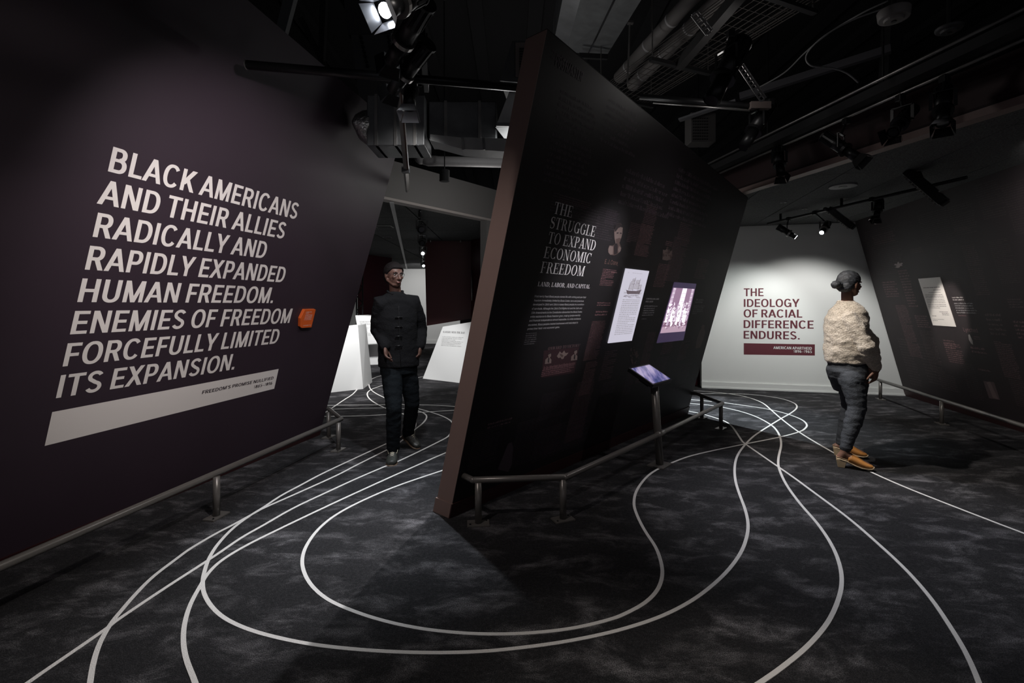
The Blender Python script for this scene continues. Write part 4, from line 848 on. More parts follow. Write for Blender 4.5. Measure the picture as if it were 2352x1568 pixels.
# lattice tower glimpsed at the left
g = thing('lattice_post', 'black lattice post glimpsed beyond the edge of the purple wall', 'post', P(826, 790, 12.0))
mb = MB(); cs = [P(x, 0, 11.9) for x in (819, 833)]
for c in cs: MB().bar((c.x, 11.9, 0), (c.x, 11.9, 2.6), .03, .03, (0, 1, 0)).build('upright', m_blackmatte, g)
for i in range(12):
    z0 = .3 + i * .19; (x0, x1) = (cs[0].x, cs[1].x) if i % 2 else (cs[1].x, cs[0].x); MB().bar((x0, 11.9, z0), (x1, 11.9, z0 + .19), .02, .02, (0, 1, 0)).build('brace', m_blackmatte, g)
# ------------------------------------------------------------------ stage lamps
def lamp(label, group, hang, pivot, aim, L=.34, r=.05, lit=True, flaps=True, flapm=None, snout=.45, es=None):
    """theatre spotlight: clamp on the track, yoke, finned housing, snout, lens and four barn-door leaves"""
    hang, pivot, aim = V(hang), V(pivot), V(aim); d = (aim - pivot).normalized()
    t = thing('stage_spotlight', label, 'lamp', hang, group)
    sx = d.cross(V((0, 0, 1))); sx = sx.normalized() if sx.length > .1 else V((1, 0, 0)); sy = sx.cross(d)
    back = pivot - d * L * .5; mid = pivot + d * L * .12; front = pivot + d * L * .5
    MB().cyl(back, mid, r * .92, n=18).build('housing', m_black, t, True)
    mb = MB()
    for k in range(10):
        a = k * .6283; q = sx * math.cos(a) + sy * math.sin(a); mb.bar(back - d * .01 + q * r * .95, back + d * L * .33 + q * r * .95, .004, r * .28, sx * -math.sin(a) + sy * math.cos(a))
    mb.cyl(back - d * .014, back, r * 1.05, n=18); mb.build('cooling_fins', m_black, t)
    MB().cyl(mid, front, r * .72, r * .80, n=20).build('snout', m_black, t, True)
    MB().cyl(mid - d * .012, mid + d * .012, r * 1.16, n=20).build('focus_collar', m_steel if lit else m_black, t)
    le = MB().cyl(front - d * .002, front + d * .003, r * .60, n=20).build('lens', m_lens if lit else m_lensoff, t)
    if flaps:
        for k in range(4):
            a = k * math.pi / 2; q = sx * math.cos(a) + sy * math.sin(a); w = sx * -math.sin(a) + sy * math.cos(a); s = r * .95
            p0 = front + q * r * .78; p1 = front + q * r * 1.25 + d * r * 1.25
            MB().prism([p0 - w * s * .8, p0 + w * s * .8, p1 + w * s * 1.15, p1 - w * s * 1.15], q * .0015).build('barn_door', flapm or m_black, t)
    for s in (-1, 1):
        MB().bar(pivot + sx * s * r * 1.25 - V((0, 0, .01)), pivot + sx * s * r * 1.25 + V((0, 0, r * 2.1)), .006, .02, sx).build('yoke_arm', m_black, t)
    top = pivot + V((0, 0, r * 2.1)); MB().bar(top - sx * r * 1.28, top + sx * r * 1.28, .02, .006).build('yoke_bridge', m_black, t)
    MB().cyl(top, hang, .009, n=8).build('hanger_rod', m_black, t)
    MB().box(hang, (.045, .05, .05)).build('track_clamp', m_black, t, bevel=.004)
    return t
GL1 = 'stage spotlights clustered above the walkway'
zt = 2.93
lt = thing('lighting_track', 'black lighting track carrying the cluster of lamps over the left walkway', 'track', (-.42, 2.0, zt))
MB().tube([(-.30, 1.2, zt + .06), (-.63, 3.45, zt + .06)], .024, 14).build('track_tube', m_black, lt, True)
MB().bar((-.28, 1.2, zt + .0), (-.61, 3.45, zt + .0), .032, .03).build('track_channel', m_black, lt)
for y in (1.8, 3.0): MB().cyl((-.30 - (y - 1.2) * .147, y, zt + .06), (-.30 - (y - 1.2) * .147, y, 4.60), .010, n=8).build('drop_rod', m_black, lt)
lamp('topmost stage spotlight with a glaring lens aimed left, at the top edge', GL1, P(985, -42, 2.1), P(925, 4, 2.15), P(872, 30, 2.02), .30, .052, True, True, m_flap)
lamp('long dark stage spotlight slanting down just under the glaring one', GL1, P(985, 20, 2.6), P(936, 78, 2.6), P(896, 146, 2.78), .42, .056, True, True, m_black)
lamp('shorter finned stage spotlight crossing in front of the black pipe', GL1, P(975, 90, 2.85), P(940, 158, 2.85), P(896, 215, 2.99), .38, .05, True, True, m_black)
lamp('stage spotlight pointing straight down with bright silver barn doors', GL1, P(962, 120, 3.2), P(942, 195, 3.15), P(939, 262, 3.1), .34, .052, False, True, mat('bright_flap', (.6, .6, .62), .25, .6))
# right-hand rails along the bulkhead
def T2(Y): return V((2.46 + (5.64 - Y) * .188, Y, 2.95))
tr = thing('lighting_track', 'long twin-tube lighting track running beside the maroon bulkhead', 'track', T2(4))
MB().tube([T2(7.2), T2(1.2)], .012, 10).build('track_tube', m_steel, tr, True)
MB().tube([T2(7.2) + V((-.16, 0, .10)), T2(1.2) + V((-.16, 0, .10))], .012, 10).build('track_tube', m_steel, tr, True)
MB().bar(T2(7.2) + V((-.08, 0, .05)), T2(1.2) + V((-.08, 0, .05)), .10, .07).build('track_channel', m_blackmatte, tr)
for y in (2.4, 3.6, 4.8, 6.0): MB().cyl(T2(y) + V((-.08, 0, .08)), T2(y) + V((-.08, 0, 1.62)), .008, n=8).build('drop_rod', m_black, tr)
GL2 = 'stage spotlights on the bulkhead track'
for lab, Y, piv, aim, L, lit in [('stage spotlight pointing straight down at the far end of the bulkhead track', 4.71, (1790, 372), (1797, 420), .30, True),
    ('stage spotlight tilted down to the right, second along the bulkhead track', 4.0, (1932, 338), (1972, 364), .34, True),
    ('stage spotlight tilted down to the left, third along the bulkhead track', 3.55, (2072, 278), (2040, 318), .34, True),
    ('stage spotlight with a flared snout, nearest on the bulkhead track', 3.25, (2166, 245), (2165, 305), .32, False)]:
    pv = P(*piv, Y - .02); am = P(*aim, Y - .12)
    lamp(lab, GL2, T2(Y) - V((0, 0, .03)), pv, am, L, .05, False, True, m_black)
# track on the low ceiling
def T3(Y): return V((3.82 + (6.97 - Y) * .19, Y, 2.6))
tr = thing('lighting_track', 'black lighting track hung below the wood-wool ceiling tiles', 'track', T3(5.5))
MB().tube([T3(7.15), T3(4.55)], .017, 12).build('track_tube', m_black, tr, True)
for y in (6.9, 5.9, 5.0): MB().bar(T3(y), T3(y) + V((0, 0, .10)), .03, .012, (0, 1, 0)).build('track_bracket', m_black, tr)
GL3 = 'stage spotlights under the low ceiling'
lamp('small lit spotlight aimed at the white end wall, leftmost on the low ceiling track', GL3, T3(6.75), P(1808, 533, 6.68), P(1834, 548, 6.62), .26, .045, True, False)
lamp('small lit spotlight beside the finned floodlight, its lens turned to the walkway', GL3, T3(6.3), P(1894, 524, 6.25), P(1880, 545, 6.1), .26, .042, True, False)
lamp('small dark spotlight pointing straight down between the two finned floodlights', GL3, T3(5.5), P(2016, 480, 5.5), P(2010, 515, 5.45), .22, .042, False, True, m_black)
def flood(lab, hang, c, d, L, w):
    """finned LED wall-washer: long box with ribs along its underside"""
    t = thing('flood_lamp', lab, 'lamp', hang, 'finned floodlights under the low ceiling'); hang, c, d = V(hang), V(c), V(d).normalized()
    sx = d.cross(V((0, 0, 1))).normalized(); sy = sx.cross(d)
    M = Matrix((sx, d, sy)).transposed(); MB().box(c, (w, L, w * .62), M).build('housing', m_black, t, bevel=.006)
    mb = MB()
    for k in range(12): mb.box(c + d * (-.42 + k * .076) * L - sy * w * .36, (w * .9, L * .022, w * .16), M)
    mb.build('cooling_fins', m_steel, t)
    MB().box(c + d * L * .30 + sy * w * .33, (w * 1.04, L * .03, w * .08), M).build('trim_clip', m_steel, t)
    MB().box(c + d * L * .46, (w * .6, L * .16, w * .5), M).build('shade_flap', m_black, t)
    MB().bar(c, hang, .03, .014, (0, 1, 0)).build('yoke_arm', m_black, t)
    MB().cyl(hang - sx * .10, hang + sx * .10, .022, n=12).build('track_clamp', m_black, t, True)
flood('finned floodlight just right of the small lit spotlights', T3(6.1), P(1932, 500, 6.0), P(1962, 522, 5.9) - P(1905, 478, 6.1), .36, .11)
flood('large finned floodlight nearest on the low ceiling track', P(2108, 388, 4.75), P(2126, 428, 4.6), P(2165, 462, 4.5) - P(2088, 396, 4.7), .44, .13)
for px, py, r_, lab in ((1936, 427, .135, 'wide round white recessed ceiling disc'), (1799, 464, .04, 'small round ceiling sensor left of the wide disc'), (1848, 479, .04, 'small dark ceiling sensor below the wide disc')):
    Y = 1.3 * FPX / (700 - py); c = P(px, py, Y); c.z = 2.702
    t = thing('ceiling_disc', lab, 'ceiling fitting', c); MB().cyl(c - V((0, 0, .012)), c, r_ * .97, r_, 28).build('disc', mat('disc_grey', (.2, .2, .2), .6), t); MB().cyl(c - V((0, 0, .016)), c - V((0, 0, .011)), r_ * .3, n=16).build('centre_cap', m_black, t)
# far gallery track
tr = thing('lighting_track', 'far lighting track hung with small black lamps over the gallery', 'track', (-1.9, 8, 2.6))
def T4(Y): return V((-1.20 - (Y - 6.3) * .178, Y, 2.62))
MB().tube([T4(6.3), T4(14.5)], .02, 10).build('track_tube', m_black, tr, True)
for i, (Y, lit, nm) in enumerate([(6.6, False, 'nearest dark lamp on the far gallery track'), (8.0, False, 'second dark lamp on the far gallery track'), (9.6, True, 'lit lamp halfway along the far gallery track'), (12.6, True, 'brightest and farthest lamp on the gallery track')]):
    h = T4(Y); lamp(nm, 'far gallery lamps', h, h + V((.02, 0, -.18)), h + V((.35, -2.2, -.75)), .26, .055, lit, False)
# sensors on the gallery ceiling and its exit of air
for px, py, w in ((882, 519, .22), (890, 544, .12)):
    Y = 1.3 * FPX / (700 - py); c = P(px, py, Y); c.z = 2.70
    t = thing('ceiling_vent', 'small pale vent on the far gallery ceiling, %s' % ('the nearer one' if w > .2 else 'the farther one'), 'vent', c); MB().box(c - V((0, 0, .008)), (w * 1.3, w, .012)).build('frame', mat('vent_pale', (.35, .35, .35), .5), t)
    for k in range(4): MB().box(c + V((0, (k - 1.5) * w * .2, -.018)), (w * 1.1, w * .06, .006)).build('slat', m_black, t)
DY = min(WL.hit(806, 300).y, WL.hit(806, 240).y, WL.hit(842, 217).y) - .12
# ------------------------------------------------------------------ pipes, ducts and trays in the dark void
t = thing('black_pipe', 'thick black pipe crossing in front of the purple wall with an open left end', 'pipe', (-1.0, 3.0, 2.85))
a, b = P(566, 154, 2.9), P(1192, 204, 3.22); a.z = b.z = 2.84
MB().tube([a, b + V((.25, .03, 0))], .027, 20).build('pipe_tube', m_black, t, True); MB().cyl(a - V((.002, 0, 0)), a + V((.004, 0, 0)), .0285, n=20).build('pipe_rim', m_steel, t)
t = thing('strut_pole', 'slim steel strut dropping from the lamp cluster to the grey header', 'strut', P(917, 205, 3.3))
a, b = P(916, 190, 3.3), P(934, 395, DY - .10); MB().bar(a, b, .042, .014, (0, 1, 0)).build('strut_channel', m_steel, t); MB().bar(a + V((.012, -.008, 0)), b + V((.012, -.008, 0)), .008, .014, (0, 1, 0)).build('strut_lip', mat('coppery', (.12, .07, .055), .5, .6), t)
MB().bar(P(932, 385, DY - .10), P(936, 437, 5.5), .05, .02, (0, 1, 0)).build('strut_foot', m_steel, t); MB().box(P(932, 390, DY - .11), (.06, .04, .05)).build('strut_clamp', m_black, t)
# ducts
def hduct(lab, rect, Y, dep, m, tilt=0, seams=3, sm=None):
    x0, y0, x1, y1 = rect; t = thing('air_duct', lab, 'duct', P((x0 + x1) / 2, y1, Y))
    a, b, c, d = P(x0, y1, Y), P(x1, y1, Y + tilt), P(x1, y0, Y + tilt), P(x0, y0, Y)
    MB().prism([a, b, c, d], (0.0, dep, 0)).build('duct_sheet', m, t, bevel=.01)
    for k in range(seams):
        s = (k + .5) / seams; p = a + (b - a) * s; q = d + (c - d) * s; w = (b - a).normalized() * .012; o = V((0, -.012, 0))
        MB().prism([p - w + o, p + w + o, q + w + o, q - w + o], (0, dep + .02, 0)).build('duct_flange', sm or m_steel, t)
    return t
d1 = hduct('wide galvanised duct behind the lamp cluster with a foil-wrapped left end', (842, 217, 975, 334), DY, .35, m_duct)
fo = MB(); 
for i in range(7):
    a = i / 6 * math.pi; x = 842 - 36 * math.sin(a) ** .7; y0 = 234 + 0 * i
ring0 = [(P(846, 236, DY - .02), P(846, 320, DY - .02)), (P(826, 238, DY - .02), P(826, 316, DY - .02)), (P(811, 248, DY - .02), P(813, 306, DY - .02)), (P(806, 265, DY - .02), P(808, 292, DY - .02))]
fs = []
for (u_, l_) in ring0: fo_c = (u_ + l_) / 2; fs.append((fo_c + V((0, .16, 0)), (u_ - l_) / 2, V((0, -.15, 0))))
MB().loft(fs, 22).build('foil_end', m_foil, d1, True)
d2 = hduct('dull galvanised duct continuing right behind the pale end of the leaning wall', (984, 232, 1140, 318), DY + .12, .3, m_duct, .1, 2)
t = thing('air_duct', 'lower bright-edged duct below the dull galvanised duct', 'duct', P(1080, 330, 4.6)); MB().prism([P(988, 322, DY), P(1062, 342, DY), P(1168, 348, DY), P(1168, 318, DY), P(1060, 316, DY), P(988, 308, DY)], (0, .2, 0)).build('duct_sheet', m_ductl, t)
for px in (1062, 1110): MB().bar(P(px, 316, DY - .01), P(px + 2, 344, DY - .01), .02, .01, (0, 1, 0)).build('duct_flange', m_duct, t)
t = thing('air_duct', 'pale vertical duct sliver beside the top of the leaning wall', 'duct', P(1165, 250, 4.0)); MB().prism([P(1138, 292, 4.1), P(1185, 292, 4.1), P(1205, 190, 4.1), P(1172, 205, 4.1)], (.1, .4, 0)).build('duct_sheet', m_ductl, t); MB().bar(P(1140, 286, 4.08), P(1186, 287, 4.08), .03, .02, (0, 1, 0)).build('duct_flange', m_duct, t)
t = thing('vent_box', 'dark boxed air grille beside the top corner of the leaning wall', 'vent', P(1195, 140, 3.9)); MB().prism([P(1148, 185, 3.9), P(1225, 192, 3.9), P(1225, 92, 3.9), P(1176, 94, 3.9)], (.05, .35, 0)).build('housing', mat('vent_dark', (.05, .052, .055), .6), t)
MB().prism([P(1184, 176, 3.885), P(1218, 178, 3.885), P(1218, 97, 3.885), P(1184, 98, 3.885)], (0, .012, 0)).build('grille_frame', mat('vent_frame', (.12, .10, .095), .6), t)
for k in range(11): MB().bar(P(1193, 112 + k * 5.8, 3.88), P(1214, 112 + k * 5.8, 3.88), .012, .008, (0, 1, 0)).build('slat', m_blackmatte, t)
t = thing('white_pipe', 'white-jacketed pipe with a round elbow above the grey header', 'pipe', P(1060, 370, 5.2)); MB().tube([P(965, 352, 5.35), P(966, 362, 5.2), P(985, 369, 5.15), P(1010, 370, 5.15), P(1172, 374, 5.2)], [.055, .062, .058, .052, .052], 20).build('pipe_jacket', m_pipew, t, True)
MB().ell(P(966, 361, 5.16), (.065, .06, .075)).build('elbow_jacket', m_pipew, t, True)
t = thing('pendant_lamp', 'short black cylinder pendant in front of the grey header', 'lamp', P(1021, 403, 5.0)); MB().cyl(P(1021, 416, 5.0), P(1021, 391, 5.0), .052, n=24).build('lamp_shade', m_blackmatte, t); MB().cyl(P(1021, 416.6, 5.0), P(1021, 415, 5.0), .045, n=24).build('lens', m_blackmatte, t); MB().cyl(P(1021, 391, 5.0), P(1020, 391, 5.0) + V((0, 0, 1.75)), .006, n=8).build('stem', m_black, t)
# steel beam web with bolts
t = thing('steel_beam', 'dark steel beam plate with two columns of bolts behind the lamps', 'beam', P(850, 100, 5.0)); MB().prism([P(826, 235, 5.0), P(912, 235, 5.0), P(898, 78, 5.0), P(806, 80, 5.0)], (0, .2, 0)).build('web_plate', mat('primer_steel', (.06, .06, .062), .6), t)
MB().prism([P(800, 80, 5.0), P(902, 76, 5.0), P(890, -80, 5.0), P(780, -80, 5.0)], (0, .25, 0)).build('flange_plate', mat('primer_dark', (.035, .035, .037), .6), t)
for k in range(7):
    for x0, x1 in ((829, 844), (893, 902)):
        c = P(x0 + (x1 - x0) * k / 6, 86 + k * 11, 4.99); MB().cyl(c + V((0, -.02, 0)), c + V((0, .01, 0)), .018, n=6).build('bolt', m_black, t)
for a, b, w in (((672, -20), (648, 72), .10), ((690, 40), (745, 150), .04), ((745, -10), (738, 160), .05)):
    t = thing('roof_brace', {.10: 'grey-green steel brace at the top beside the purple wall edge', .04: 'thin diagonal roof brace behind the purple wall edge', .05: 'thin upright roof brace right of the grey-green one'}[w], 'beam', P(*a, 4.2), 'roof braces over the purple wall')
    MB().bar(P(*a, 4.2), P(*b, 4.4), w, .05, (0, 1, 0)).build('brace_channel', mat('brace_paint', (.10, .11, .115), .5) if w > .05 else m_deck, t)
# big square duct, insulated pipes
t = thing('air_duct', 'large square grey duct crossing the void behind the top of the leaning wall', 'duct', P(1400, 60, 4.6))
a, b, c, d = P(1352, -70, 3.6), P(1510, -60, 3.45), P(1392, 130, 5.2), P(1300, 118, 5.2)
m_dg = mat('dusty_duct', (.085, .088, .09), .7, var=.2, vscale=9)
MB().prism([a, b, c, d], (0, .1, .45)).build('duct_sheet', m_dg, t); MB().prism([a + V((-.14, 0, .05)), a, d, d + V((-.14, 0, .05))], (0, 0, .3)).build('duct_flank', m_duct, t)
MB().bar(P(1440, -60, 3.49), P(1351, 124, 5.17), .012, .012).build('duct_seam', m_black, t)
t = thing('duct_hanger', 'threaded rod trapeze holding the large grey duct', 'hanger', P(1445, 100, 4.3)); MB().cyl(P(1441, 190, 4.3), P(1447, 50, 4.3), .008, n=8).build('threaded_rod', m_steel, t); MB().box(P(1448, 52, 4.3), (.05, .04, .02)).build('nut_plate', m_steel, t)
MB().bar(P(1330, 128, 5.0), P(1395, 131, 5.0), .05, .03, (0, 1, 0)).build('cross_channel', m_blackmatte, t)
for i, (a, b, lab) in enumerate((((1640, -60), (1422, 178), 'left one of two grey insulated pipes slanting over the leaning wall'), ((1690, -40), (1452, 196), 'right one of two grey insulated pipes slanting over the leaning wall'))):
    t = thing('insulated_pipe', lab, 'pipe', P(*a, 3.4), 'insulated pipes'); p, q = P(*a, 3.55), P(*b, 5.1); p.z = q.z = (p.z + q.z) / 2; p = P(*a, 3.55); q = P(*b, 5.1)
    MB().tube([p, q], [.062, .062], 20).build('pipe_jacket', mat('old_jacket', (.13, .12, .115), .7, bump=.4, bscale=9), t, True)
    for s in (.35, .6, .85): c = p + (q - p) * s; dd = (q - p).normalized(); MB().cyl(c, c + dd * .02, .0645, n=20).build('jacket_band', m_pipew, t, True)
# wire-mesh cable tray
t = thing('cable_tray', 'wire-mesh cable tray slanting across the dark ceiling void', 'cable tray', (1.8, 4.2, 3.6))
a, b = V((2.28, 3.0, 3.55)), V((1.28, 5.4, 3.55)); dd = (b - a).normalized(); ww = V((-dd.y, dd.x, 0)); mb = MB(); mwire = mat('tray_wire', (.11, .10, .095), .5, .5)
for k in range(10): o = ww * (-.05 + k * .06); mb.bar(a + o, b + o, .0045, .0045)
for k in range(5):
    for s in (-.05, .49): mb.bar(a + ww * s + V((0, 0, k * .022)), b + ww * s + V((0, 0, k * .022)), .005, .005)
for k in range(26): c = a + dd * k * .1; mb.bar(c + ww * -.05, c + ww * .49, .0028, .0028)
tag(mb.build('tray_mesh', mwire, t), kind='stuff')
for k in (.5, 1.5, 2.3): c = a + dd * k; MB().bar(c - ww * .12 - V((0, 0, .03)), c + ww * .55 - V((0, 0, .03)), .04, .03, (0, 0, 1)).build('support_channel', m_blackmatte, t)
for k in (.5, 1.5, 2.3):
    for s in (-.10, .53): c = a + dd * k + ww * s; MB().cyl(c, c + V((0, 0, 1.04)), .006, n=6).build('threaded_rod', m_steel, t)
t = thing('roof_joist', 'long dark joist running alongside the wire-mesh cable tray', 'beam', P(1600, 60, 3.6)); MB().bar(P(1740, -60, 3.0), P(1560, 150, 4.3), .07, .08).build('joist_channel', mat('joist_dark', (.016, .015, .015), .7), t)
def slotted(lab, a, b, w, n, m):
    t = thing('slotted_channel', lab, 'bracket', a, 'slotted steel channels'); a, b = V(a), V(b); d = (b - a).normalized(); s = d.cross(V((0, 1, 0))).normalized(); L = (b - a).length
    mb = MB(); mb.bar(a + s * w * .38, b + s * w * .38, w * .24, .004, (0, 1, 0)).bar(a - s * w * .38, b - s * w * .38, w * .24, .004, (0, 1, 0))
    for k in range(n + 1): c = a + d * L * k / n; mb.bar(c - s * w * .3, c + s * w * .3, L / n * .38, .004, (0, 1, 0))
    mb.bar(a + s * w * .5, b + s * w * .5, .004, .03, (0, 1, 0)); mb.build('channel_web', m, t)
m_slot = mat('slotted_zinc', (.32, .31, .30), .45, .5)
slotted('short slotted steel channel near the grey insulated pipes', P(1594, 32, 3.3), P(1628, 76, 3.3), .055, 4, m_slot)
slotted('long slotted steel channel slanting right of the big dark lamp', P(1700, 152, 3.4), P(1752, 230, 3.4), .045, 9, m_slot)
lamp('big dark stage spotlight tilted down left in the middle of the ceiling void', 'dark lamps in the ceiling void', P(1678, 80, 3.35), P(1668, 165, 3.35), P(1630, 240, 3.3), .50, .075, False, False)
lamp('dark stage spotlight above the far end of the bulkhead track', 'dark lamps in the ceiling void', P(1770, 235, 4.0), P(1738, 290, 4.0), P(1700, 350, 3.95), .46, .06, False, False)
t = thing('black_pipe', 'black lighting pipe under the slotted channels over the leaning wall', 'pipe', P(1640, 240, 3.9)); MB().tube([P(1470, 222, 4.2), P(1745, 246, 3.9)], .026, 14).build('pipe_tube', m_black, t, True); MB().tube([P(1500, 236, 4.2), P(1722, 254, 3.9)], .008, 8).build('pipe_conduit', m_steel, t, True); MB().box(P(1745, 243, 3.9), (.16, .05, .055)).build('pipe_end_box', mat('pipe_box', (.09, .07, .065), .6), t)
t = thing('roof_angle', 'long pale steel angle slanting across the right half of the ceiling void', 'beam', P(1800, 190, 4.4)); MB().bar(P(1560, 276, 5.1), P(1690, 232, 4.8), .07, .02, (0, 0, 1)).build('angle_leg', mat('angle_pale', (.16, .16, .17), .5), t); MB().bar(P(1700, 222, 4.6), P(2046, 112, 3.9), .055, .06).build('angle_leg', mat('angle_paint', (.055, .053, .06), .6), t)
t = thing('loudspeaker', 'pale perforated loudspeaker box at the top edge of the leaning wall', 'speaker', P(1612, 300, 5.2)); MB().box(P(1608, 299, 5.3), (.27, .2, .32)).build('cabinet', mat('speaker_grey', (.075, .07, .068), .7), t, bevel=.01)
for i in range(7):
    for j in range(8): c = P(1593 + i * 5.2, 272 + j * 6.8, 5.195); MB().cyl(c, c + V((0, -.006, 0)), .0075, n=6).build('perforation', m_blackmatte, t)
def drum(lab, px, py, Y, r, h, m):
    t = thing('smoke_detector', lab, 'detector', P(px, py, Y)); c = P(px, py, Y); MB().cyl(c, c + V((0, 0, h)), r * .93, r, 32).build('body', m, t, True, .006); MB().cyl(c - V((0, 0, .012)), c + V((0, 0, .001)), r * .55, r * .62, 24).build('grille_ring', m, t); MB().cyl(c - V((0, 0, .018)), c - V((0, 0, .01)), r * .16, n=12).build('centre_button', m_black, t)
    MB().cyl(c + V((0, 0, h)), c + V((0, 0, h + .8)), .012, n=8).build('stem', m_black, t)
drum('round white smoke detector high at the top right', 2053, 44, 2.9, .085, .055, mat('detector_white', (.16, .15, .145), .6))
drum('dim round disc right of the white smoke detector', 2180, 70, 2.9, .07, .02, mat('detector_dim', (.04, .04, .042), .6))
def cable(lab, pts, r=.006):
    t = thing('hanging_cable', lab, 'cable', P(*pts[0])); q = catmull([P(*p) for p in pts], 6); MB().tube(q, r, 8).build('cable_sheath', mat('cable_grey', (.12, .12, .12), .6), t, True)
cable('grey cable sweeping up to the right across the dark ceiling', [(1735, 205, 4.2), (1800, 168, 4.0), (1850, 120, 3.8), (1905, 75, 3.6), (1980, 30, 3.4), (2040, 2, 3.3)])
cable('grey looped cable hanging below the white smoke detector', [(2045, 15, 3.2), (1960, 45, 3.3), (1890, 85, 3.4), (1853, 125, 3.5), (1862, 150, 3.5), (1910, 156, 3.5), (1945, 168, 3.5), (1972, 190, 3.5)])
t = thing('roof_column', 'dim steel column dropping behind the looped cable', 'beam', P(2045, 150, 4.4)); MB().bar(P(2050, 60, 4.4), P(2040, 240, 4.4), .12, .12, (0, 1, 0)).build('column_shaft', m_deck, t)
# ------------------------------------------------------------------ people
m_skin = mat('skin', (.115, .058, .043), .55, bump=.1, bscale=60)
m_skin2 = mat('skin_woman', (.22, .115, .080), .5, bump=.1, bscale=60)
m_hair = mat('dark_hair', (.009, .007, .007), .7, spec=.12, bump=.25, bscale=260)
m_hairg = mat('greying_hair', (.042, .045, .052), .5, bump=.5, bscale=200, var=.7, vscale=40)
m_eye = mat('eye_white', (.35, .33, .31), .3); m_iris = mat('iris', (.03, .02, .015), .2); m_lip = mat('lips', (.16, .06, .05), .5)
def frame_of(face, tilt=0):
    f = V(face).normalized(); r = f.cross(V((0, 0, 1))).normalized(); u = r.cross(f); return Matrix((r, f, u)).transposed()   # x=right hand of person, y=face dir, z=up
def head(mb, c, M, s=1.0):
    g = lambda x, y, z: V(c) + M @ (V((x, y, z)) * s)
    mb.ell(g(0, -.012, .028), (.077 * s, .096 * s, .088 * s), M, 20, 14)      # skull
    mb.ell(g(0, .028, -.022), (.060 * s, .068 * s, .078 * s), M, 18, 12)      # face
    mb.ell(g(0, .048, -.082), (.036 * s, .036 * s, .026 * s), M, 14, 10)      # chin
    for sx in (-1, 1):
        mb.limb([g(sx * .060, -.005, -.045), g(sx * .030, .052, -.085)], [.016 * s, .015 * s], 10)   # jaw line
        mb.ell(g(sx * .036, .076, -.018), (.020 * s, .016 * s, .015 * s), M, 10, 8)   # cheek
        mb.ell(g(sx * .078, -.008, -.006), (.010 * s, .020 * s, .032 * s), M, 10, 8)   # ear
        mb.ell(g(sx * .030, .083, .026), (.024 * s, .010 * s, .008 * s), M, 10, 8)    # brow
        mb.ell(g(sx * .011, .102, -.034), (.009 * s, .011 * s, .008 * s), M, 8, 6)    # nostril
    mb.limb([g(0, .090, .012), g(0, .103, -.010), g(0, .117, -.031)], [.008 * s, .010 * s, .0115 * s], 10)
    mb.ell(g(0, .093, -.058), (.023 * s, .012 * s, .006 * s), M, 10, 8); mb.ell(g(0, .091, -.069), (.019 * s, .012 * s, .007 * s), M, 10, 8)
def face_bits(c, M, s, parent):
    g = lambda x, y, z: V(c) + M @ (V((x, y, z)) * s)
    for sx in (-1, 1):
        MB().ell(g(sx * .031, .079, .005), (.0110 * s, .0090 * s, .0052 * s), M, 14, 10).build('eye', m_eye, parent, True)
        MB().ell(g(sx * .031, .0868, .005), (.0052 * s, .003 * s, .0052 * s), M, 12, 8).build('iris', m_iris, parent, True)
        MB().limb([g(sx * .014, .0905, .021), g(sx * .032, .0905, .027), g(sx * .050, .079, .022)], [.003 * s, .004 * s, .0025 * s], 8).build('eyebrow', m_hair, parent, True)
    MB().ell(g(0, .0985, -.0635), (.019 * s, .006 * s, .007 * s), M, 12, 8).build('lips', m_lip, parent, True)
def hair_cap(name, m, root, c, M, s, thick=.007, line=None, noise_amp=.0015):
    """hair hugging the skull; skin-side vertices sink below the hairline"""
    g = lambda x, y, z: V(c) + M @ (V((x, y, z)) * s)
    h = MB(); h.ell(g(0, -.012, .028), ((.077 + thick) * s, (.096 + thick * 1.1) * s, (.088 + thick) * s), M, 40, 28).ell(g(0, -.052, -.022), ((.066 + thick) * s, .058 * s, .062 * s), M, 28, 20)
    o = fuse(h, name, m, root, .0045, 3); inv = M.transposed(); off = root_loc(root); cc = V(c)
    line = line or [(-.2, -.085), (-.035, -.080), (-.012, -.028), (.012, .004), (.040, .030), (.060, .060), (.2, .085)]
    for v in o.data.vertices:
        q = inv @ (v.co + off - cc) / s
        for (y0, z0), (y1, z1) in zip(line, line[1:]):
            if y0 <= q.y < y1: lim = z0 + (z1 - z0) * (q.y - y0) / (y1 - y0)
        d = max(0, min(1, (lim - q.z) / .016)); k = 1 - .16 * d * d * (3 - 2 * d)
        nz_ = noise.noise(V((q.x * 30, q.y * 30, q.z * 90))) * noise_amp * (1 - d)
        q = V((q.x * k, (q.y + .012) * k - .012, (q.z - .01) * k + .01)) * (1 + nz_ / .09)
        v.co = cc + M @ (q * s) - off
    return o
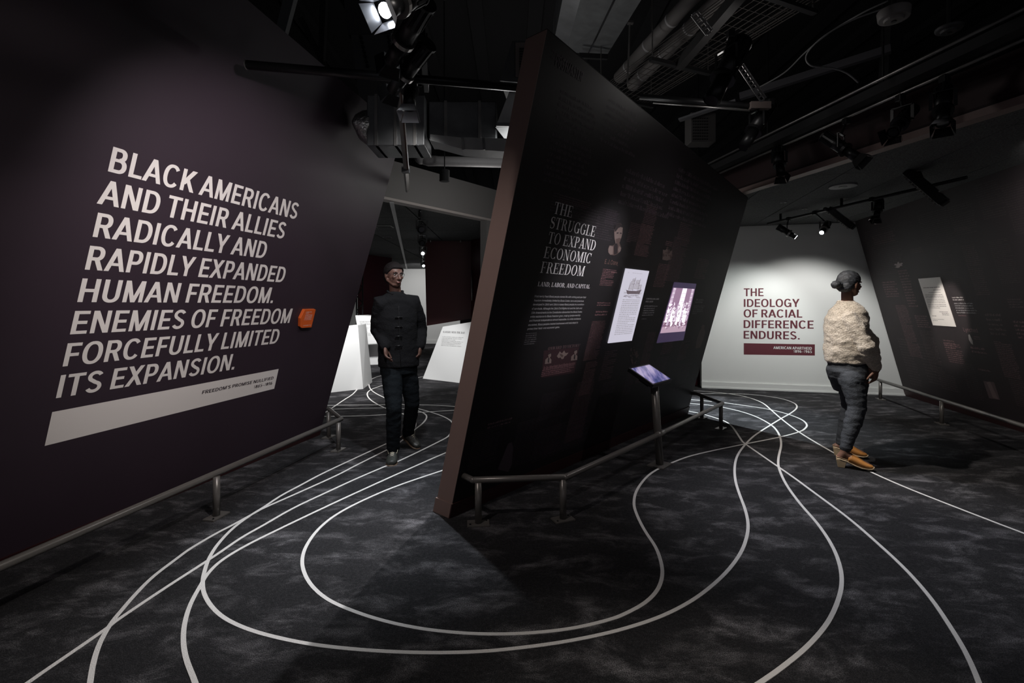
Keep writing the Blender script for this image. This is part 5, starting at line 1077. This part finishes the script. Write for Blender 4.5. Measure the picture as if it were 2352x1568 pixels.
def hand(mb, wrist, d, palm_n, side, s=1.0, curl=.5):
    """wrist -> fingers along d; palm_n: direction the palm faces; side: +1/-1 which side the thumb leaves on"""
    d = V(d).normalized(); pn = V(palm_n); pn = (pn - d * pn.dot(d)).normalized(); w = d.cross(pn) * side; wrist = V(wrist)
    mb.limb([wrist - d * .03 * s, wrist], [.026 * s, .024 * s], 12)
    M = Matrix((w, d, pn)).transposed(); mb.ell(wrist + d * .047 * s, (.040 * s, .054 * s, .017 * s), M, 14, 10)
    for k, (off, ln) in enumerate(((.029, .070), (.010, .079), (-.009, .074), (-.027, .058))):
        p = wrist + d * .075 * s + w * off * s; pts = [p - d * .02 * s, p]; a = .15 + .1 * k * curl
        for j, f in enumerate((.45, .32, .25)):
            a += curl * (.45 if j else .3); dd = d * math.cos(a) + pn * math.sin(a) + w * (off * .6); p = p + dd.normalized() * ln * f * s; pts.append(p)
        mb.limb(pts, [.0095 * s, .0092 * s, .0085 * s, .0078 * s, .0070 * s], 10)
    p = wrist + d * .018 * s + w * .026 * s; pts = [p]
    for a, l in ((.75, .036), (.45, .032), (.25, .026)): p = p + (d * math.cos(a) + w * math.sin(a) + pn * .35).normalized() * l * s; pts.append(p)
    mb.limb(pts, [.013 * s, .0115 * s, .010 * s, .0085 * s], 10)
# --- the man walking towards the camera
def build_man():
    root = thing('person', 'person in a dark jacket and jeans walking past the end of the leaning wall', 'person', (-1.02, 4.45, 0))
    bx = V((.93, .36, 0)).normalized()                              # his left side, to our right
    by = V((bx.y, -bx.x, 0))                                        # facing us, a little to our right
    hc = P(905, 632, 4.42); face = V((.66, -.75, -.06)); M = frame_of(face)
    shR, shL = P(872, 696, 4.38), P(951, 694, 4.56)                 # shoulders (left and right in the picture)
    elR, elL = P(866, 758, 4.47), P(968, 757, 4.66); wrR, wrL = P(885, 797, 4.30), P(966, 796, 4.52)
    hpR, hpL = P(899, 838, 4.44), P(934, 838, 4.52); knR, knL = P(905, 938, 4.30), P(947, 925, 4.56)
    anR, anL = P(903, 1033, 4.36), P(937, 996, 4.80)
    nk = P(908, 678, 4.45); ch = P(911, 735, 4.47); ws = P(914, 790, 4.48); pv = P(916, 828, 4.48)
    b = MB(); head(b, hc, M, 1.0)
    b.limb([hc + V((0, .02, -.07)), nk + V((0, .01, .0)), nk - V((0, -.01, .05))], [.052, .054, .066], 16)
    b.loft([(ch + V((0, 0, .10)), bx * .17, by * .085), (ch, bx * .165, by * .105), (ws, bx * .14, by * .09), (pv, bx * .155, by * .10), (pv - V((0, 0, .06)), bx * .13, by * .09)])
    for s, e, w in ((shR, elR, wrR), (shL, elL, wrL)): b.limb([nk - V((0, 0, .05)), s, e, w], [.055, .052, .038, .026])
    for h, k_, a in ((hpR, knR, anR), (hpL, knL, anL)): b.limb([h, k_, k_ + (a - k_) * .35, a], [.085, .055, .052, .035])
    hand(b, wrR, (.15, -.28, -1), (1, 0, 0), -1, 1.0, .75); hand(b, wrL, (-.08, -.3, -1), (-1, 0, 0), 1, 1.0, .75)
    body = fuse(b, 'body', m_skin, root, .0065, 4)
    face_bits(hc, M, 1.0, root)
    g = lambda x, y, z: hc + M @ V((x, y, z))
    hair_cap('hair', m_hair, root, hc, M, 1.0, .010, [(-.2, -.085), (-.035, -.075), (-.012, -.020), (.012, .012), (.030, .034), (.052, .052), (.066, .072), (.2, .080)], .002)
    gl = MB()
    for sx in (-1, 1):
        c = g(sx * .032, .098, .006); pts = [c + M @ V((.021 * math.cos(a), 0, .016 * math.sin(a))) for a in [i * .5236 for i in range(13)]]; gl.tube(pts, .0014, 6)
        gl.tube([g(sx * .053, .096, .010), g(sx * .074, .06, .012), g(sx * .082, -.005, .010)], .0014, 6)
    gl.tube([g(-.011, .100, .010), g(.011, .100, .010)], .0014, 6); gl.build('glasses', m_blackmatte, root, True)
    # jacket
    m_j = mat('charcoal_jacket', (.0085, .0085, .0095), .9, spec=.1, bump=.5, bscale=70)
    j = MB()
    j.loft([(nk + V((0, 0, .030)), bx * .066, by * .070), (nk - V((0, 0, .0)), bx * .105, by * .082), (nk - V((0, 0, .045)), bx * .16, by * .10), (ch + V((0, 0, .13)), bx * .19, by * .115), (ch + V((0, 0, .05)), bx * .19, by * .13), (ch - V((0, 0, .06)), bx * .185, by * .135), (ws, bx * .18, by * .128), (pv, bx * .187, by * .135), (pv - V((0, 0, .055)), bx * .19, by * .137)], 28)
    for s, e, w in ((shR, elR, wrR), (shL, elL, wrL)):
        j.limb([nk - V((0, 0, .055)), s, s + (e - s) * .5, e], [.07, .075, .068, .060]); j.limb([e, e + (w - e) * .6, w - (w - e) * .06], [.060, .052, .045])
    jk = fuse(j, 'jacket', m_j, root, .009, 4, .006, 9, stretch=(1, 1, 1.6))
    c = MB(); top = nk + V((0, -.005, .018))
    pts = [top + bx * .068 * math.cos(a) + by * .072 * math.sin(a) + V((0, 0, .020 - .03 * max(0, math.sin(a)))) for a in [1.9 + i * .26 for i in range(21)]]; c.tube(pts, .012, 10); fuse(c, 'collar', m_j, root, .006, 2)
    for k in range(4):
        q = ch + V((0, 0, .03 - .085 * k)) + by * (.136 + .004) + bx * .0; MB().limb([q - bx * .028, q + bx * .028], [.006, .006], 8).build('toggle', m_black, root, True)
    MB().limb([ch + by * .133 + V((0, 0, .13)), ch + by * .147, ws + by * .142, pv + by * .147 - V((0, 0, .05))], [.0015] * 4, 6).build('placket_edge', m_blackmatte, root, True)
    # jeans
    m_t = mat('dark_denim', (.007, .009, .011), .9, spec=.1, bump=.4, bscale=90)
    t = MB(); t.loft([(pv + V((0, 0, .02)), bx * .165, by * .112), (pv - V((0, 0, .05)), bx * .172, by * .118), (pv - V((0, 0, .12)), bx * .168, by * .11)], 24)
    for h_, k_, a in ((hpR, knR, anR), (hpL, knL, anL)):
        t.limb([h_ - V((0, 0, .03)), h_ + (k_ - h_) * .5, k_, k_ + (a - k_) * .4, a + (k_ - a) * .04], [.096, .088, .070, .067, .058])
    fuse(t, 'trousers', m_t, root, .009, 3, .006, 12, stretch=(1, 1, 2.2))
    # shoes
    def shoe(ank, toe, heel_up, up):
        d = (V(toe) - V(ank)); flat = V((d.x, d.y, 0)).normalized(); heel = V(ank) - flat * .055 - V((0, 0, ank.z - .0 - heel_up)); toe = V(toe); toe.z = .03
        heel.z = heel_up + .035; ax = (toe - heel); L_ = ax.length; ax.normalize(); sd = ax.cross(V((0, 0, 1))).normalized(); upv = sd.cross(ax)
        s = MB(); s.loft([(heel + ax * L_ * f + upv * z_, sd * w_, upv * h_) for f, z_, w_, h_ in ((-.03, .012, .020, .03), (.06, .014, .036, .046), (.25, .024, .039, .056), (.45, .016, .043, .046), (.68, .004, .050, .034), (.88, -.004, .046, .028), (1.0, -.006, .030, .022), (1.03, -.008, .012, .012))], 20)
        s.limb([heel + ax * .05 + upv * .04, V(ank)], [.042, .044], 14)
        fuse(s, 'shoe', mat('dark_leather', (.03, .032, .028), .45, bump=.2, bscale=60), root, .005, 3)
        so = MB(); so.loft([(heel + ax * L_ * f + upv * -.030, sd * w_, upv * .010) for f, w_ in ((-.05, .018), (.02, .034), (.3, .038), (.5, .044), (.72, .053), (.92, .046), (1.05, .018))], 16); so.build('shoe_sole', mat('gum_sole', (.12, .08, .05), .6), root, True)
        m_l = mat('cream_lace', (.66, .60, .48), .7); lc = MB(); b0 = heel + ax * L_ * .36
        for k in range(6):
            z = .072 - k * .0085; q = b0 + ax * k * .015 + upv * z; e = .017 + k * .001
            lc.tube([q - sd * e - upv * .005, q + ax * .006 + upv * .002, q + sd * e - upv * .005], .0032, 6); lc.tube([q + sd * e * .8 - upv * .004 + ax * .010, q + ax * .004, q - sd * e * .8 - upv * .004 + ax * .010], .0028, 6)
        q = b0 - ax * .004 + upv * .080
        for sg in (-1, 1):
            lc.tube([q, q + sd * sg * .022 + upv * .010, q + sd * sg * .043 - upv * .012 + ax * .012, q + sd * sg * .038 - upv * .040 + ax * .022, q + sd * sg * .018 - upv * .016 + ax * .008, q], .0035, 6)
        lc.build('shoe_laces', m_l, root, True)
    tR = P(898, 1060, 4.20); shoe(anR, tR, .0, 0); shoe(anL, P(962, 1024, 4.70), .075, 0)
build_man()
# --- the woman looking at the right-hand wall
def build_woman():
    root = thing('person', 'person in a cream fuzzy sweater, grey jeans and tan clogs facing the right wall', 'person', (3.0, 4.3, 0))
    f = V((.93, .36, 0)).normalized(); r = V((f.y, -f.x, 0))         # facing right and away; r = her right, towards us
    hc = P(1951, 652, 4.33); M = frame_of(V((.97, .24, -.10)))
    nk = P(1946, 698, 4.34); sh_n, sh_f = P(1952, 729, 4.215), P(1953, 727, 4.48)
    el_n, wr_n = P(1991, 797, 4.12), P(2014, 848, 4.17); el_f, wr_f = P(2000, 782, 4.55), P(2004, 838, 4.52)
    ch = P(1944, 757, 4.34); wa = P(1943, 812, 4.34); pv = P(1948, 852, 4.34)
    hp_n, hp_f = P(1957, 862, 4.24), P(1952, 860, 4.44); kn_n, kn_f = P(1969, 935, 4.19), P(1953, 935, 4.46)
    an_n, an_f = P(1940, 1035, 4.17), P(1931, 1020, 4.50)
    g = lambda x, y, z: hc + M @ V((x, y, z))
    b = MB(); head(b, hc, M, .98)
    b.limb([hc + V((-.02, 0, -.06)), nk, nk - V((0, 0, .06))], [.046, .047, .060], 16)
    b.loft([(ch + V((0, 0, .10)), r * .16, f * .08), (ch, r * .15, f * .11), (wa, r * .13, f * .10), (pv, r * .14, f * .10), (pv - V((0, 0, .07)), r * .12, f * .08)])
    b.limb([nk - V((0, 0, .06)), sh_n, el_n, wr_n], [.05, .045, .036, .024]); b.limb([nk - V((0, 0, .06)), sh_f, el_f, wr_f], [.05, .045, .036, .024])
    for h_, k_, a in ((hp_n, kn_n, an_n), (hp_f, kn_f, an_f)): b.limb([h_, k_, k_ + (a - k_) * .35, a, a - V((0, 0, .02))], [.060, .050, .052, .033, .034])
    hand(b, wr_n + V((.0, 0, -.005)), (-.22, .02, -1), (-.6, .8, 0), -1, 1.02, .7); hand(b, wr_f, (-.12, .02, -1), (-.4, -.9, 0), 1, .95, .8)
    feet = []
    for a, toe, hl in ((an_n, P(1985, 1073, 4.10), V((0, 0, 0))), (an_f, P(1978, 1043, 4.42), V((0, 0, 0)))):
        d = V((toe.x - a.x, toe.y - a.y, 0)).normalized(); he = a - d * .035; he.z = .078; b.limb([a - V((0, 0, .015)), he], [.034, .030]); b.limb([a - V((0, 0, .02)), a + d * .07 - V((0, 0, a.z - .075)), a + d * .16 - V((0, 0, a.z - .045))], [.032, .030, .024]); feet.append((V((a.x, a.y, 0)), d))
    fuse(b, 'body', m_skin2, root, .0062, 4)
    face_bits(hc, M, .98, root)
    hair_cap('hair', m_hairg, root, hc, M, .98, .009, noise_amp=.003)
    bn = MB(); bn.ell(g(0, -.150, -.022), (.040, .038, .036), M, 18, 12).ell(g(0, -.112, -.016), (.032, .034, .030), M, 12, 8); fuse(bn, 'hair_bun', m_hairg, root, .0055, 2, .004, 40)
    # sweater
    m_s = bpy.data.materials.new('fuzzy_wool'); m_s.use_nodes = True; nt = m_s.node_tree; bs = nt.nodes['Principled BSDF']; bs.inputs['Roughness'].default_value = .95; bs.inputs['Sheen Weight'].default_value = .4
    tc = nt.nodes.new('ShaderNodeTexCoord'); mp = nt.nodes.new('ShaderNodeMapping'); mp.inputs['Scale'].default_value = (1, 1, 2.2); n1 = nt.nodes.new('ShaderNodeTexNoise'); n1.inputs['Scale'].default_value = 70; n1.inputs['Detail'].default_value = 4
    rp = nt.nodes.new('ShaderNodeValToRGB'); rp.color_ramp.elements[0].position = .3; rp.color_ramp.elements[0].color = (.40, .33, .26, 1); rp.color_ramp.elements[1].position = .62; rp.color_ramp.elements[1].color = (.76, .67, .56, 1)
    bp = nt.nodes.new('ShaderNodeBump'); bp.inputs['Strength'].default_value = .9; bp.inputs['Distance'].default_value = .012
    nt.links.new(tc.outputs['Object'], mp.inputs['Vector']); nt.links.new(mp.outputs['Vector'], n1.inputs['Vector']); nt.links.new(n1.outputs['Fac'], rp.inputs['Fac']); nt.links.new(rp.outputs['Color'], bs.inputs['Base Color']); nt.links.new(n1.outputs['Fac'], bp.inputs['Height']); nt.links.new(bp.outputs['Normal'], bs.inputs['Normal'])
    s = MB()
    s.loft([(nk + V((-.012, 0, .032)), r * .070, f * .064), (nk + V((-.006, 0, .008)), r * .088, f * .078), (nk - V((0, 0, .03)), r * .125, f * .100), (nk - V((0, 0, .07)), r * .155, f * .122), (ch + V((0, 0, .09)), r * .18, f * .145), (ch - f * .002, r * .178, f * .150), (ch - V((0, 0, .10)) - f * .006, r * .176, f * .154), (wa - f * .008, r * .172, f * .150), (wa - V((0, 0, .045)) - f * .010, r * .166, f * .140), (wa - V((0, 0, .078)) - f * .006, r * .164, f * .138)], 30)
    s.limb([nk - V((0, 0, .075)), sh_n, sh_n + (el_n - sh_n) * .55, el_n, el_n + (wr_n - el_n) * .55, wr_n + (el_n - wr_n) * .30], [.06, .060, .062, .062, .060, .044])
    s.limb([nk - V((0, 0, .075)), sh_f, sh_f + (el_f - sh_f) * .55, el_f, el_f + (wr_f - el_f) * .55, wr_f + (el_f - wr_f) * .10], [.06, .062, .066, .068, .062, .046])
    sw = fuse(s, 'sweater', m_s, root, .009, 3, .013, 9, stretch=(1, 1, 1.9))
    me = sw.data; rnd = random.Random(8); fz = MB(); ps = [p for p in me.polygons]
    for _ in range(16000):
        p = rnd.choice(ps); c = p.center + root_loc(root); n = (p.normal + V((rnd.uniform(-.9, .9), rnd.uniform(-.9, .9), rnd.uniform(-.9, .9)))).normalized(); t_ = n.cross(V((rnd.random(), rnd.random(), rnd.random()))).normalized() * .0006; l = rnd.uniform(.004, .008)
        k = len(fz.v); fz.v += [c - t_, c + t_, c + n * l]; fz.f.append([k, k + 1, k + 2])
    tag(fz.build('sweater_fuzz', m_s, root), kind='stuff')
    cu = MB(); d = (wr_n - el_n).normalized(); cu.limb([wr_n - d * .075, wr_n - d * .03], [.054, .044], 16); fuse(cu, 'sweater_cuff', m_s, root, .006, 2, .006, 30)
    # jeans
    m_t = mat('grey_denim', (.050, .056, .066), .8, bump=.5, bscale=140, var=.25, vscale=14)
    t = MB(); t.loft([(wa - V((0, 0, .03)), r * .150, f * .125), (pv + V((0, 0, .05)) - f * .012, r * .160, f * .135), (pv + V((0, 0, .0)) - f * .018, r * .168, f * .145), (pv - V((0, 0, .06)) - f * .006, r * .166, f * .128), (pv - V((0, 0, .12)) + f * .012, r * .156, f * .100), (pv - V((0, 0, .19)) + f * .022, r * .146, f * .07)], 26)
    for h_, k_, a in ((hp_n, kn_n, an_n), (hp_f, kn_f, an_f)):
        t.limb([h_ - V((.0, 0, .04)), h_ + (k_ - h_) * .5, k_, k_ + (a - k_) * .35, k_ + (a - k_) * .8, a + (k_ - a) * .06], [.104, .088, .070, .068, .050, .045])
    fuse(t, 'jeans', m_t, root, .008, 3, .0055, 10, stretch=(1, 1, 3.2))
    for a in (el_n,):
        pass
    # clogs
    m_tan = mat('tan_leather', (.50, .215, .055), .45, bump=.15, bscale=80); m_wood = mat('pale_wood_sole', (.55, .42, .27), .55, var=.15, vscale=25); m_in = mat('clog_lining', (.30, .20, .12), .8)
    for a, d in feet:
        sd = V((d.y, -d.x, 0)); o = a - d * .062
        Q = lambda x, y, z: o + d * x + sd * y + V((0, 0, z))
        up = MB(); up.loft([(Q(x, 0, z), sd * w, V((0, 0, h))) for x, z, w, h in ((.085, .078, .040, .030), (.11, .082, .043, .040), (.14, .070, .046, .042), (.18, .052, .048, .036), (.215, .042, .045, .026), (.245, .036, .036, .018), (.262, .034, .018, .010))], 20)
        fuse(up, 'clog_upper', m_tan, root, .005, 3)
        so = MB(); prof = [(0, .075, .030), (.03, .072, .037), (.08, .058, .035), (.13, .036, .042), (.18, .022, .048), (.23, .020, .043), (.258, .024, .030), (.27, .028, .012)]
        so.loft([(Q(x, 0, z), sd * w, V((0, 0, .011))) for x, z, w in prof], 16); so.build('clog_sole', m_wood, root, True)
        he = MB(); he.add([Q(x, y, z) for z, (x0, x1, w) in ((.0, (.012, .062, .028)), (.070, (.0, .078, .034))) for x, y in ((x0, -w), (x1, -w), (x1, w), (x0, w))], [(3, 2, 1, 0), (4, 5, 6, 7), (0, 1, 5, 4), (1, 2, 6, 5), (2, 3, 7, 6), (3, 0, 4, 7)]); he.build('clog_heel', m_wood, root, bevel=.003)
        MB().loft([(Q(x, 0, z + .014), sd * w * .9, V((0, 0, .004))) for x, z, w in prof[:4]], 16).build('clog_insole', m_in, root, True)
build_woman()
